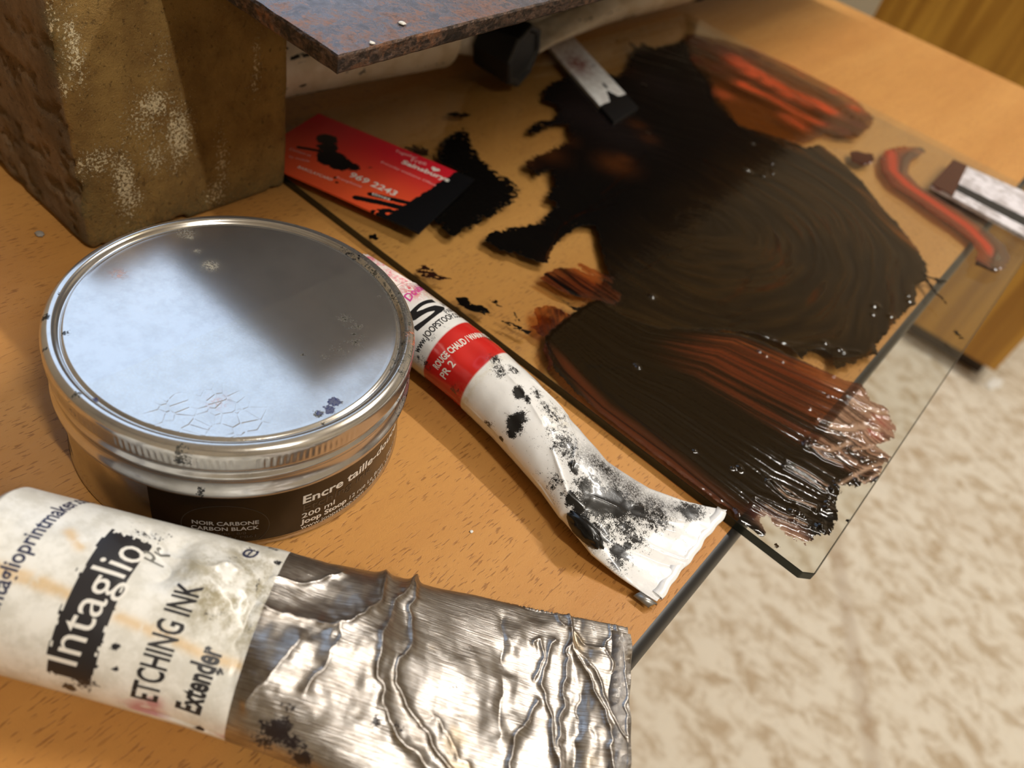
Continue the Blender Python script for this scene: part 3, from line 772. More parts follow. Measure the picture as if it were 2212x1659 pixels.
# band limits taken at the crown of the tube
def u_at(px, py): return wt.inv(px, py)[0]
RB0, RB1 = 0.5 * (u_at(985, 715) + u_at(905, 790)), 0.5 * (u_at(1065, 775) + u_at(985, 870))
red = sstep(RB0 - .0002, RB0 + .0002, u) * (1 - sstep(RB1 - .0002, RB1 + .0002, u))
ink = girth_blobs(wt, [(1122, 848, .0022, 1.0), (1140, 862, .0018, .62), (1112, 915, .0030, 1.0), (1125, 900, .0028, .58), (1105, 935, .0016, .95), (1070, 960, .0012, .85), (1050, 925, .0026, .42), (1080, 800, .0035, .40),
    (1110, 800, .003, .42), (1240, 1010, .0022, .7), (1290, 1080, .0062, .75), (1330, 1090, .0060, .78), (1375, 1105, .0045, .62), (1265, 1050, .004, .6), (1235, 1080, .0020, 1.0), (1250, 1095, .0022, 1.0), (1335, 1190, .0024, 1.0), (1350, 1200, .0018, .6), (1355, 1178, .0012, 1.0),
    (1330, 1215, .003, .45), (1350, 1140, .005, .5), (1260, 1120, .004, .45), (1200, 900, .006, .33), (1220, 960, .007, .34), (1300, 1150, .006, .40), (1490, 1105, .005, .5), (1420, 1120, .006, .42), (920, 785, .003, .44), (905, 775, .003, .42), (1050, 740, .0030, .40),
    (1070, 775, .003, .46), (935, 730, .0022, .40), (960, 705, .002, .3), (1180, 880, .003, .42), (1160, 850, .003, .38), (1240, 1005, .0015, .7), (1280, 1040, .003, .5), (960, 865, .0025, .42), (1200, 1040, .004, .36), (1370, 1160, .004, .40), (1190, 930, .003, .38), (1310, 1010, .004, .33)])
ink = ink * 1.16 + 0.13 * sstep(.02, .04, u) + 0.10 * sstep(.055, .08, u) * sstep(.35, .6, fbm(u * 160, t * 9, 51, 3))
smear = girth_blobs(wt, [(1285, 1000, .007, 1.0), (1325, 1030, .007, 1.1), (1365, 1060, .007, 1.1), (1410, 1088, .006, 1.1), (1450, 1098, .004, .8), (1260, 985, .005, .7), (1490, 1108, .003, .9), (1380, 1100, .005, .8)]).clip(0, 1)
pink = girth_blobs(wt, [(890, 628, .004, 1.1), (915, 640, .005, .5), (870, 612, .004, .7), (925, 620, .004, .8)]).clip(0, 1)
grime = np.clip(girth_blobs(wt, [(925, 645, .004, 1.0), (945, 660, .003, .8), (985, 875, .004, .35), (1210, 905, .006, .3)]) + .25 * np.exp(-((u - RB1 - .0018) / .0016) ** 2), 0, 1)
acc = ([P], Fc.tolist(), [0] * len(Fc))
nP = len(P)
put_tube_text(wt, acc, 'Double', (886, 652), (945, 590), .0034, 3, .02)
put_tube_text(wt, acc, 'S', (903, 718), (966, 672), .0076, 2, .03, step=.02)
put_tube_text(wt, acc, 'O', (880, 772), (902, 728), .0076, 2, .03, step=.03)
put_tube_text(wt, acc, 'GRAVURE', (953, 668), (985, 640), .0022, 2, .0)
put_tube_text(wt, acc, 'PARIS', (966, 680), (996, 655), .0022, 2, .0)
put_tube_text(wt, acc, 'www.JOOPSTOOP.COM', (905, 764), (1026, 655), .0026, 2, .02)
put_tube_text(wt, acc, 'ROUGE CHAUD / WARM RED', (946, 799), (1068, 722), .0026, 1, .03)
put_tube_text(wt, acc, 'PR 2', (962, 820), (985, 787), .0028, 1, .02)
V = np.concatenate(acc[0]); ex = len(V) - nP; z_ = lambda a: np.r_[a, np.zeros(ex)]
wbody = mesh('tube_body', V, acc[1], [M['wtube'], M['print_white'], M['print_black'], M['print_pink']], mi=acc[2],
             attrs=dict(ink=z_(ink), red=z_(red), smear=z_(smear), pink=z_(pink), grime=z_(grime)))
put(wbody, wroot)
def tube_frame(tb, z=None):
    d = tb.d; return d, tb.n
def revolve_axis(name, org, axis, prof, m, seg=64, parent=None, flute=None, closed=True):
    """revolve prof [(distance along axis, radius)] about any axis"""
    ax = Vector(axis).normalized(); e1 = ax.orthogonal().normalized(); e2 = ax.cross(e1)
    V = []; Fc = []
    for i, (a, r) in enumerate(prof):
        for k in range(seg):
            q = 2 * PI * k / seg; rr = r if flute is None else flute(a, r, q)
            V.append(Vector(org) + ax * a + e1 * (rr * math.cos(q)) + e2 * (rr * math.sin(q)))
    for i in range(len(prof) - 1):
        for k in range(seg): Fc.append([i * seg + k, i * seg + (k + 1) % seg, (i + 1) * seg + (k + 1) % seg, (i + 1) * seg + k])
    if closed: Fc.append(list(range(seg))[::-1]); Fc.append([(len(prof) - 1) * seg + k for k in range(seg)])
    o = mesh(name, V, Fc, m)
    if parent: put(o, parent)
    return o
ax = (-wt.d[0], -wt.d[1], 0.0); zc0 = float(wt.zc(np.array([0.0]))[0])
mpink = N('pink_stained_white_plastic')
_c = mpink.mix(mpink.ss(mpink.noise(mpink.co(), 260, 5, 0.7), 0.48, 0.62), srgb(236, 224, 220), srgb(226, 120, 140))
mpink.set(Base_Color=_c, Roughness=0.4)
revolve_axis('shoulder', (WA[0], WA[1], zc0), ax, [(-.0002, .0123), (.0006, .0120), (.0014, .0100), (.0040, .0066), (.0055, .0060)], mpink.m, 64, wroot)
revolve_axis('cap', (WA[0], WA[1], zc0), ax, [(.0014, .0095), (.0015, .0112), (.0020, .0117), (.0225, .0104), (.0232, .0098), (.0234, .0080)], mpink.m, 360, wroot,
             flute=lambda a, r, q: r + (0.00030 * math.copysign(abs(math.sin(q * 30)) ** .6, math.sin(q * 30)) if .0018 < a < .0228 else 0))
# folded crimp and a thick bead of ink on the near flank
def crimp(tb, name, parent, m, attrs=None, wd=.0022, th=.0012, over=.0015):
    us = np.array([tb.L - wd, tb.L - wd * .5, tb.L, tb.L + .0002]); V = []; n = 40
    top = tb.at(np.full(n, tb.L), np.linspace(.02, .48, n)); bot = tb.at(np.full(n, tb.L), np.linspace(.98, .52, n))
    mid = (top + bot) / 2; d3 = np.array([tb.d[0], tb.d[1], 0]); up = np.array([0, 0, 1.0])
    prof = [(-wd, th * .5), (-wd, th * .95), (-wd * .4, th * 1.05), (over * .6, th * .9), (over, 0), (over * .6, -th * .7), (-wd, -th * .7), (-wd, 0)]
    for k in range(n):
        wv = 0.0002 * math.sin(k * .9) + 0.00025 * math.sin(k * .37 + 1)
        for a, b in prof: V.append(mid[k] + d3 * (a + wv) + up * b)
    q = len(prof); Fc = [[k * q + j, (k + 1) * q + j, (k + 1) * q + (j + 1) % q, k * q + (j + 1) % q] for k in range(n - 1) for j in range(q)]
    Fc += [list(range(q))[::-1], [(n - 1) * q + j for j in range(q)]]
    o = mesh(name, V, Fc, m, smooth=True, attrs=attrs(len(V)) if attrs else None); put(o, parent); return o
wcr = crimp(wt, 'crimped_end', wroot, M['wtube'], lambda n: dict(ink=np.zeros(n), red=np.zeros(n), smear=np.zeros(n), pink=np.zeros(n), grime=np.zeros(n)), .0030, .0007, .0006)
def blob_mesh(name, c, ax, ay, az, yaw, m, parent=None, seed=0, amp=.25, n=40, k=24):
    V = []; Fc = []
    for i in range(k + 1):
        th = PI * i / k
        for j in range(n):
            q = 2 * PI * j / n; r = 1 + amp * (float(fbm(np.array([2 + 2.2 * math.cos(q) + th]), np.array([2 + 2.2 * math.sin(q)]), seed, 3)[0]) - .5) * 2
            x, y, z = ax * r * math.sin(th) * math.cos(q), ay * r * math.sin(th) * math.sin(q), az * math.cos(th)
            V.append((c[0] + x * math.cos(yaw) - y * math.sin(yaw), c[1] + x * math.sin(yaw) + y * math.cos(yaw), c[2] + z))
    for i in range(k):
        for j in range(n): Fc.append([i * n + j, (i + 1) * n + j, (i + 1) * n + (j + 1) % n, i * n + (j + 1) % n])
    o = mesh(name, V, Fc, m)
    if parent: put(o, parent)
    return o
bc = wt.at(np.array([.1035]), np.array([.045]))[0]
b_ = blob_mesh('ink_bead', (bc[0], bc[1], bc[2]), .0080, .0026, .0032, -0.12, M['thick_ink'], wroot, 5, .35)
b_['label'] = 'thick dried bead of black ink'
# curled foil tab under the near corner of the crimp
tc = on([(1392, 1297)], .0015)[0]
V = []; Fc = []
for i in range(12):
    a = i / 11 * PI * 1.1
    for j, w in enumerate((-.0028, .0032)): V.append((tc[0] + w * .92 - .0016 * math.cos(a) * .4, tc[1] + w * .05 - .0016 * math.cos(a), .0018 + .0013 * math.sin(a)))
for i in range(11): Fc.append([2 * i, 2 * i + 1, 2 * i + 3, 2 * i + 2])
o = mesh('foil_tab', V, Fc, plain('bare_foil', srgb(150, 148, 145), .35, .8)); o.parent = wcr
sm = o.modifiers.new('s', 'SOLIDIFY'); sm.thickness = .0003

# --- big silver tube of extender
SA, SB = (-0.1060, -0.0270), (0.0232, 0.0600)
SL = math.dist(SA, SB)
sg_x = [0, .006, .03, .05, .070, .085, .105, .125, .140, SL]
st_w = ip(sg_x, [.0400, .0410, .0430, .0450, .0480, .0520, .0575, .0605, .0622, .0628])
st_h = ip(sg_x, [.0390, .0375, .0340, .0300, .0250, .0200, .0125, .0065, .0030, .0020])
def s_sx(px, py, z=.012):
    q = on([(px, py)], z)[0][:2] - np.array(SA); dd = (np.array(SB) - SA) / SL
    return float(q @ dd), float(q @ np.array([dd[1], -dd[0]]))
def SLN(pts, z=.010): return [s_sx(a, b, z) for a, b in pts]
CRE = [(SLN([(905, 1248), (870, 1290), (830, 1370), (812, 1440), (812, 1540), (840, 1590), (905, 1645), (960, 1690)], .012), .0013, .0010),
       (SLN([(897, 1250), (880, 1330), (888, 1430), (842, 1470), (850, 1520), (885, 1560), (960, 1640), (1000, 1690)], .012), .0010, .0009),
       (SLN([(832, 1225), (838, 1260), (805, 1345), (765, 1388), (700, 1398), (620, 1382), (560, 1372)], .014), .0014, .0010),
       (SLN([(742, 1262), (700, 1282), (660, 1302), (590, 1300)], .014), .0008, .0008),
       (SLN([(1222, 1300), (1230, 1360), (1228, 1400), (1215, 1450), (1208, 1540), (1200, 1659), (1195, 1720)], .004), .0011, .0007),
       (SLN([(1230, 1395), (1262, 1455), (1300, 1530), (1315, 1600), (1325, 1680)], .004), .0010, .0007),
       (SLN([(1190, 1395), (1160, 1470), (1178, 1540), (1195, 1620), (1200, 1700)], .004), .0009, .0007),
       (SLN([(1322, 1340), (1340, 1420), (1350, 1520), (1345, 1620), (1350, 1700)], .003), .0006, .0006),
       (SLN([(1310, 1345), (1312, 1390), (1300, 1400), (1318, 1455)], .003), .0006, .0006),
       (SLN([(1100, 1690), (1105, 1600), (1150, 1540), (1160, 1520)], .006), .0009, .0009),
       (SLN([(1090, 1340), (1085, 1450), (1075, 1600)], .008), -.0010, .0035),
       (SLN([(600, 1250), (560, 1330), (520, 1420), (505, 1500)], .016), -.0008, .0018),
       (SLN([(355, 1205), (385, 1240), (440, 1270), (520, 1268)], .022), .0008, .0012),
       (SLN([(330, 1180), (370, 1230), (360, 1290)], .024), -.0014, .0030),
       (SLN([(640, 1440), (600, 1500), (540, 1550)], .014), .0012, .0028),
       (SLN([(730, 1400), (700, 1480), (665, 1530)], .014), .0010, .0024),
       (SLN([(1250, 1500), (1245, 1659)], .004), -.0012, .0030), (SLN([(1215, 1310), (1200, 1345), (1240, 1370), (1262, 1400), (1300, 1405)], .004), .0006, .0005), (SLN([(1235, 1400), (1290, 1460), (1310, 1540), (1345, 1600)], .004), .0007, .0006), (SLN([(1150, 1400), (1170, 1380), (1168, 1430), (1150, 1470)], .005), .0006, .0006),
       (SLN([(1010, 1659), (960, 1590), (930, 1560)], .010), .0007, .0012)]
DEN = [(SLN([(770, 1450)], .014)[0], .0135, .0034), (SLN([(640, 1560)], .014)[0], .008, .0012), (SLN([(470, 1300)], .020)[0], .007, .0011), (SLN([(410, 1220)], .022)[0], .0035, -.0009), (SLN([(540, 1230)], .018)[0], .005, -.0009), (SLN([(1290, 1430)], .004)[0], .004, .0009), (SLN([(1150, 1330)], .005)[0], .004, -.0007), (SLN([(1265, 1590)], .004)[0], .004, .0010), (SLN([(690, 1335)], .014)[0], .010, -.0030), (SLN([(865, 1360)], .012)[0], .0055, -.0012), (SLN([(360, 1250)], .022)[0], .006, -.0022), (SLN([(1000, 1500)], .010)[0], .012, .0012),
       (SLN([(1105, 1390)], .008)[0], .004, .0010), (SLN([(1085, 1480)], .008)[0], .004, .0009), (SLN([(1100, 1575)], .008)[0], .004, .0010), (SLN([(580, 1480)], .014)[0], .007, .0012)]
def soft(L):
    """round off a polyline's corners"""
    L = [np.array(p) for p in L]
    for _ in range(3):
        Q = [L[0]]
        for a, b in zip(L, L[1:]): Q += [a * .75 + b * .25, a * .25 + b * .75]
        L = Q + [L[-1]]
    return L
CRE = [(soft(L), h, w) for L, h, w in CRE]
def st_disp(u, x, z):
    u0_, x0_ = u, x
    u = u0_ + (fbm(u0_ * 260, x0_ * 260, 91, 2) - .5) * .0026
    x = x0_ + (fbm(u0_ * 240, x0_ * 240, 92, 2) - .5) * .0026
    d = (fbm(u * 45, x * 45, 15, 2) - .5) * .0022 * sstep(.03, .06, u) * (1 - .5 * sstep(.12, .15, u))
    d = d + (fbm(u * 150, x * 80, 25, 2) - .5) * .0002 * sstep(.05, .08, u)
    d = d + (fbm(u * 380, x * 70, 35, 2) - .5) * .0005 * np.exp(-((u - .145) / .012) ** 2)
    for L, h, wd in CRE: d = d + crease(u, x, L, h, wd)
    for (a, b), r, h in DEN: d = d + h * np.exp(-(((u - a) ** 2 + (x - b) ** 2) / r ** 2))
    return d
st = Tube(SA, SB, st_w, st_h, lambda u: st_h(u) / 2 + ip([0, .10, SL], [.0006, .0008, .0035])(u), disp=st_disp)
sroot = thing('ink_tube', 'large crumpled silver tube with a stained cream label, nearest of the tubes', 'ink tube', (SA[0], SA[1], 0))
P, Fc = st.grid(620, 420)
u, t = st.U, st.T
LB = 0.5 * (st.inv(588, 1230)[0] + st.inv(508, 1560)[0])
lab_edge = LB + .0006 * np.sin(t * 60)
cu = u.reshape(620, 420); face_u = u[Fc].mean(1); isl = face_u < LB
ink = girth_blobs(st, [(600, 1580, .0042, .9), (640, 1610, .0034, .7), (625, 1530, .0024, .6), (655, 1640, .003, .9), (570, 1600, .004, .6), (640, 1250, .002, .4), (815, 1560, .0018, .6), (860, 1570, .0016, .5), (985, 1480, .004, .34), (960, 1510, .003, .33), (1010, 1400, .002, .4)])
inkl = girth_blobs(st, [(420, 1605, .0012, 1.0), (590, 1190, .0028, .62), (570, 1180, .0025, .55), (600, 1215, .0015, .7), (500, 1210, .003, .42), (540, 1190, .003, .5), (470, 1330, .004, .36), (440, 1330, .003, .3), (250, 1395, .0012, .7), (180, 1470, .0040, .78), (150, 1485, .0018, 1.0),
    (330, 1160, .005, .45), (300, 1150, .003, .4), (475, 1450, .0015, .6), (250, 1445, .0009, .8), (560, 1260, .005, .33), (540, 1350, .005, .30)])
grime = girth_blobs(st, [(480, 1290, .010, 1.0), (560, 1290, .010, .95), (540, 1220, .009, .8), (420, 1230, .006, .7), (470, 1230, .008, .8), (540, 1360, .008, .8), (600, 1300, .006, .6)]).clip(0, 1)
yellow = np.zeros(len(u))
for a, b in (((-20, 1230), (120, 1275)), ((90, 1255), (160, 1290)), ((230, 1320), (330, 1365)), ((330, 1360), (430, 1410)), ((430, 1410), (520, 1440)), ((150, 1150), (175, 1180)), ((0, 1225), (60, 1245)), ((200, 1320), (235, 1330))):
    ua, ta = st.inv(*a); ub, tb_ = st.inv(*b)
    dd_ = dline(np.stack([u, t * st.girth], 1), [np.array((ua, ta * st.girth)), np.array((ub, tb_ * st.girth))]); yellow = np.maximum(yellow, 0.62 * np.exp(-(dd_ / .0013) ** 2))
pk = girth_blobs(st, [(310, 1550, .0040, 1.2), (330, 1520, .0022, 1.0), (500, 1600, .003, .8)]).clip(0, .85)
pk = pk * sstep(.35, .6, fbm(u * 300, t * 60, 3, 3) + pk * .3)
# two patches of one skin: label and bare metal
def sub(name, mask, mats, extra=None, attrs=None, root=sroot):
    fsel = Fc[mask]; ids, inv = np.unique(fsel, return_inverse=True); fsel = inv.reshape(-1, 4)
    acc = ([P[ids]], fsel.tolist(), [0] * len(fsel))
    if extra: extra(acc)
    V = np.concatenate(acc[0]); ex = len(V) - len(ids)
    at = {k: (np.r_[v[ids], np.zeros(ex)] if v.ndim == 1 else np.r_[v[ids], np.zeros((ex, 3))]) for k, v in (attrs or {}).items()}
    o = mesh(name, V, acc[1], mats, mi=acc[2], attrs=at); put(o, root); return o
sa = np.stack([u, t * st.girth, 0 * u], 1)
sub('tube_body', ~isl, [M['stube']], None, dict(ink=ink, sa=sa))
def block_mask(tb, corners, n1=60, n2=30):
    pass
def s_print(acc):
    # black brush-edged block behind the title
    c = [st.inv(*q) for q in ((85, 1455), (215, 1490), (345, 1175), (232, 1135))]
    n1, n2 = 90, 50; V = []; keep = np.zeros((n1, n2), bool)
    A = np.linspace(0, 1, n1); B_ = np.linspace(0, 1, n2); uu = []; tt = []
    for a in A:
        for b in B_:
            p0 = (np.array(c[0]) * (1 - a) + np.array(c[3]) * a); p1 = (np.array(c[1]) * (1 - a) + np.array(c[2]) * a); q = p0 * (1 - b) + p1 * b
            uu.append(q[0]); tt.append(q[1])
    uu = np.array(uu); tt = np.array(tt); Vv = st.at(np.clip(uu, 0, st.L), tt, .00004)
    for i, a in enumerate(A):
        for j, b in enumerate(B_):
            m_ = min(a * 3.0, (1 - a) * 3.0, b * 1.0, (1 - b) * 1.0); r = float(fbm(np.array([a * 14]), np.array([b * 60]), 44, 3)[0]); keep[i, j] = m_ > .16 * (r * 1.6 - .3) + .02 * math.sin(j * 2.7)
    F2 = [[i * n2 + j, (i + 1) * n2 + j, (i + 1) * n2 + j + 1, i * n2 + j + 1] for i in range(n1 - 1) for j in range(n2 - 1) if keep[i, j] and keep[i + 1, j + 1] and keep[i, j + 1] and keep[i + 1, j]]
    collect(acc, Vv, F2, 1)
    put_tube_text(st, acc, 'Intaglio', (165, 1440), (322, 1198), .0074, 2, .0, .00009)
    put_tube_text(st, acc, 'www.intaglioprintmaker.com', (-25, 1412), (206, 1098), .0036, 3, .02)
    put_tube_text(st, acc, 'ETCHING INK', (338, 1518), (440, 1268), .0056, 1, .02)
    put_tube_text(st, acc, 'Extender', (430, 1545), (482, 1405), .0054, 1, .035)
    put_tube_text(st, acc, 'Pr', (352, 1226), (376, 1192), .0058, 4, .0)
    put_tube_text(st, acc, 'e', (545, 1209), (563, 1192), .0050, 3, .0)
o = sub('paper_label', isl, [M['label'], plain('brush_black', (0.016, 0.014, 0.016), .4), M['print_white'], plain('navy_print', srgb(46, 50, 78), .4), plain('faint_print', srgb(120, 118, 112), .4)], s_print,
        dict(ink=inkl, grime=grime, yellow=yellow, pink=pk))
o['label'] = 'cream printed label stained yellow and grey'
ax = (-st.d[0], -st.d[1], 0.0); zc0 = float(st.zc(np.array([0.0]))[0])
mgm = plain('dull_tube_shoulder', srgb(188, 186, 180), .4, .5)
revolve_axis('shoulder', (SA[0], SA[1], zc0), ax, [(-.0002, .0196), (.0010, .0192), (.0040, .0150), (.0070, .0105), (.0085, .0088), (.0110, .0086)], mgm, 64, sroot)
revolve_axis('cap', (SA[0], SA[1], zc0), ax, [(.0086, .0118), (.0092, .0128), (.0250, .0118), (.0258, .0110)], plain('grey_cap', srgb(120, 118, 124), .45), 96, sroot,
             flute=lambda a, r, q: r + .0003 * math.sin(q * 36) * (.0095 < a < .025))
crimp(st, 'crimped_end', sroot, M['stube'], lambda n: dict(ink=np.zeros(n), sa=RNG.random((n, 3)) * .05), .0050, .0010, .0010)

# ------------------------------------------------------------------ ink on the glass
def gq(pts): return [tuple(q[:2]) for q in on(pts, GT)]
def ink_sheet(name, label, polys, fields, st=0.00055, holes=(), clip=None, edge=.0016, lift=0.0, warp=.0016, cat='ink', group=None, ragx=None, rag=0.0):
    Q = [gq(p) for p in polys]; Hs = [gq(p) for p in holes]
    allp = np.array(sum(Q, [])); lo = allp.min(0) - .004; hi = allp.max(0) + .004
    if clip: lo = np.maximum(lo, (GX0 + .0006, GY0 + .0004)); hi = np.minimum(hi, (GX1 - .0006, GY1 - .0006))
    nx, ny = int((hi[0] - lo[0]) / st) + 1, int((hi[1] - lo[1]) / st) + 1
    X, Y = np.meshgrid(np.linspace(lo[0], hi[0], nx), np.linspace(lo[1], hi[1], ny), indexing='ij'); X, Y = X.ravel(), Y.ravel()
    wx = (fbm(X * 320, Y * 320, 61, 3) - .5) * warp * 2; wy = (fbm(X * 320, Y * 320, 67, 3) - .5) * warp * 2
    Pw = np.stack([X + wx, Y + wy], 1); sd = np.full(len(X), -1.0)
    for q in Q: sd = np.maximum(sd, sdf(Pw, q))
    for q in Hs: sd = np.minimum(sd, -sdf(Pw, q))
    cov = np.clip(sd / edge, -1.5, 1.5)
    f = fields(X, Y, sd)
    cov = np.minimum(cov, f.pop('cov', cov)); cov = np.maximum(cov, f.pop('cov_add', cov - 9))
    z = GT + .00006 + lift + f.pop('h', 0 * X) + .00018 * sstep(0, .002, sd)
    if rag:
        k1 = fbm(X * 1500 + Y * 500, Y * 700 - X * 260, 55, 4); k2 = fbm(X * 260, Y * 900, 56, 3)
        wgt = (1 if ragx is None else sstep(ragx + .03, ragx, X)); nz = .45 * fbm(X * 520, Y * 520, 57, 4) + .25 * k1 + .30 * fbm((X + Y) * 180, (X - Y) * 1300, 58, 3)
        nz = (nz - nz.mean()) / (nz.std() + 1e-9)
        cov = np.minimum(cov, np.where(wgt > 0, sd / (.0036 * rag) - .62 * nz + .25 + 5 * (1 - wgt), 9))
        halo = np.exp(-np.clip(-sd, 0, 1) / (.0011 * rag)) * (sd < 0) * wgt; cov = np.maximum(cov, -1.4 + halo * 2.2 * sstep(.58, .70, k1))
    keep = cov > -1.2
    G = keep.reshape(nx, ny); ok = G[:-1, :-1] & G[1:, :-1] & G[1:, 1:] & G[:-1, 1:]
    ii, jj = np.nonzero(ok); a = ii * ny + jj
    Fq = np.stack([a, a + ny, a + ny + 1, a + 1], 1)
    ids, inv = np.unique(Fq, return_inverse=True)
    V = np.stack([X, Y, z], 1)[ids]
    at = dict(cov=cov[ids]); at.update({k: (v[ids] if isinstance(v, np.ndarray) else np.full(len(ids), v)) for k, v in f.items()})
    o = mesh(name, V, inv.reshape(-1, 4), M['ink'], attrs=at)
    return tag(o, label, cat, group)
def col3(n, c): return np.tile(np.array(c, float), (n, 1))
def lerp(a, b, f): return a * (1 - f[:, None]) + b * f[:, None]
def gblob(X, Y, items, aniso=None):
    s = 0 * X
    for px, py, r, a in items:
        c = gq([(px, py)])[0]; s = np.maximum(s, a * np.exp(-((X - c[0]) ** 2 + (Y - c[1]) ** 2) / r ** 2))
    return s
def drops(X, Y, pts, r=.0011, h=.0006):
    z = 0 * X
    for k, (px, py) in enumerate(pts):
        c = gq([(px, py)])[0]; rr = r * (0.7 + .6 * ((k * 37) % 10) / 10)
        d2 = ((X - c[0]) ** 2 + (Y - c[1]) ** 2) / rr ** 2; z = z + h * np.exp(-d2)
    return z
BLK = (0.0035, 0.0030, 0.0026); UMB = (0.028, 0.0150, 0.0050); OCH = (0.62, 0.36, 0.16)
# the big fan
FAN = [(1478, 84), (1431, 98), (1412, 101), (1397, 97), (1381, 88), (1377, 102), (1358, 84), (1365, 113), (1352, 147), (1336, 163), (1307, 158), (1250, 150), (1192, 177), (1172, 193), (1176, 205), (1172, 220), (1203, 229), (1203, 243), (1192, 257), (1145, 263), (1140, 286), (1158, 293), (1199, 272), (1226, 270), (1225, 300), (1212, 311), (1133, 345), (1136, 367), (1167, 381), (1188, 367), (1190, 392), (1185, 412), (1178, 428), (1197, 444), (1170, 478), (1120, 488), (1059, 500), (1036, 514), (1038, 523), (1090, 545), (1122, 550), (1158, 564), (1181, 568), (1188, 552), (1203, 525), (1226, 505), (1260, 487), (1280, 484), (1291, 493), (1296, 520), (1300, 545), (1316, 590), (1300, 620), (1294, 647), (1340, 690), (1420, 713), (1500, 712), (1590, 715), (1640, 722), (1665, 735), (1700, 748), (1717, 765), (1735, 775), (1745, 757), (1770, 756), (1793, 767), (1806, 800), (1840, 785), (1863, 772), (1882, 770), (1896, 765), (1893, 746), (1918, 719), (1939, 691), (1975, 656), (1980, 637), (1977, 616), (2007, 607), (1999, 567), (1983, 540), (1937, 480), (1909, 453), (1873, 404), (1827, 356), (1773, 312), (1740, 318), (1690, 300), (1600, 270), (1560, 220), (1530, 150), (1500, 110)]
FC = gq([(1470, 455)])[0]
DROPS_FAN = [(1626, 312), (1700, 318), (1728, 317), (1668, 355), (1672, 372), (1648, 382), (1655, 375), (1617, 370), (1610, 368), (1669, 377), (1285, 497), (1390, 185), (1398, 290), (1186, 452), (1408, 642), (1888, 663), (1886, 680), (1925, 685), (1782, 742), (1815, 755), (1962, 640), (1965, 652), (1968, 665), (1822, 762), (1893, 660)]
def fan_fields(X, Y, sd):
    r = np.hypot(X - FC[0], Y - FC[1]); a = np.arctan2(Y - FC[1], X - FC[0]); n = len(X)
    rw = r + (fbm(X * 18, Y * 18, 71, 2) - .5) * .03
    arc = fbm(rw * 210, a * 2.2, 72, 4); fine = fbm(rw * 620, a * 3.0, 73, 3)
    rgt = sstep(-.135, -.06, X + (Y - .30) * .10)
    thin = sstep(.54, .72, arc) * (.35 + .65 * rgt) * sstep(.03, .06, r)
    dens = 1.0 - .46 * thin * sstep(.30, .6, fine) - .06 * rgt * sstep(.3, .7, arc)
    body = lerp(col3(n, BLK), col3(n, UMB), rgt * (.45 + .55 * sstep(.35, .7, arc)))  # brown arcs, plus the warm ceiling's reflection painted into the right side's colour
    # bright slivers where a tool has scraped down to the glass
    for L, w in (([(1752, 505), (1762, 540), (1757, 580), (1738, 612)], .0016), ([(1625, 585), (1612, 612), (1590, 638), (1555, 655)], .0017), ([(1570, 688), (1600, 676), (1620, 668)], .0012), ([(1578, 705), (1608, 692)], .0012), ([(1380, 590), (1440, 552), (1520, 520)], .0007),
                 ([(1520, 345), (1560, 385)], .0010), ([(1552, 312), (1600, 350), (1660, 390)], .0006), ([(1553, 300), (1620, 312), (1700, 320)], .0006), ([(1395, 335), (1330, 395), (1300, 420)], .0009), ([(1935, 560), (1945, 600), (1950, 630)], .0016), ([(1915, 600), (1925, 650)], .0012),
                 ([(1180, 560), (1210, 490), (1290, 440), (1370, 400)], .0006), ([(1230, 470), (1330, 440)], .0008), ([(1655, 470), (1680, 520), (1690, 570)], .0010)):
        g = np.exp(-(dline(np.stack([X, Y], 1), gq(L)) / w) ** 2); dens = dens - .40 * g * (.5 + .6 * fine)
    # worn brown gaps and a purplish bloom on the left
    brn = gblob(X, Y, [(1330, 355, .010, 1), (1345, 345, .006, 1), (1375, 270, .006, .8), (1400, 300, .006, .6), (1180, 330, .010, .8), (1215, 300, .008, .7), (1140, 350, .006, .6), (1350, 150, .010, .5), (1240, 590, .01, .6)])
    dens = dens - .22 * brn * sstep(.3, .6, fine)
    body = lerp(body, col3(n, (0.055, 0.016, 0.004)), np.clip(brn, 0, 1) * .8)
    pur = gblob(X, Y, [(1270, 200, .022, .8), (1240, 240, .022, .9), (1290, 260, .02, .8), (1420, 180, .018, .6), (1330, 290, .02, .5)])
    body = lerp(body, col3(n, (0.013, 0.009, 0.009)), np.clip(pur, 0, 1))
    olive = gblob(X, Y, [(1700, 240, .035, 1), (1640, 250, .022, .9), (1740, 280, .02, .9)]).clip(0, 1)
    dens = dens - .30 * olive
    tint = lerp(col3(n, OCH), col3(n, (0.5, 0.40, 0.25)), olive)
    edge_dry = sstep(.006, 0, sd) * (X < -.13)
    fr = fbm(X * 260, Y * 1300, 77, 3)
    cov = np.clip(sd / .0016, -1.5, 1.5) - edge_dry * sstep(.45, .65, fr) * 2.0
    h = .00022 * (arc - .5) * sstep(0, .004, sd) + .00010 * (fine - .5) + drops(X, Y, DROPS_FAN, .0012, .00075)
    h = h + .00025 * np.exp(-(dline(np.stack([X, Y], 1), gq([(1640, 722), (1700, 742), (1770, 750), (1860, 762)])) / .0010) ** 2) * sstep(.4, .6, fine)
    return dict(cov=cov, dens=dens.clip(0, 1), tint=tint, body=body, h=h)
GAPS = [[(1226, 505), (1271, 484), (1291, 500), (1294, 545), (1272, 545), (1228, 512)]]
ink_sheet('ink_smear', 'broad fan of wet black brown ink spread across the glass', [FAN], fan_fields, .0006, clip=True, rag=1.1, ragx=-.15)

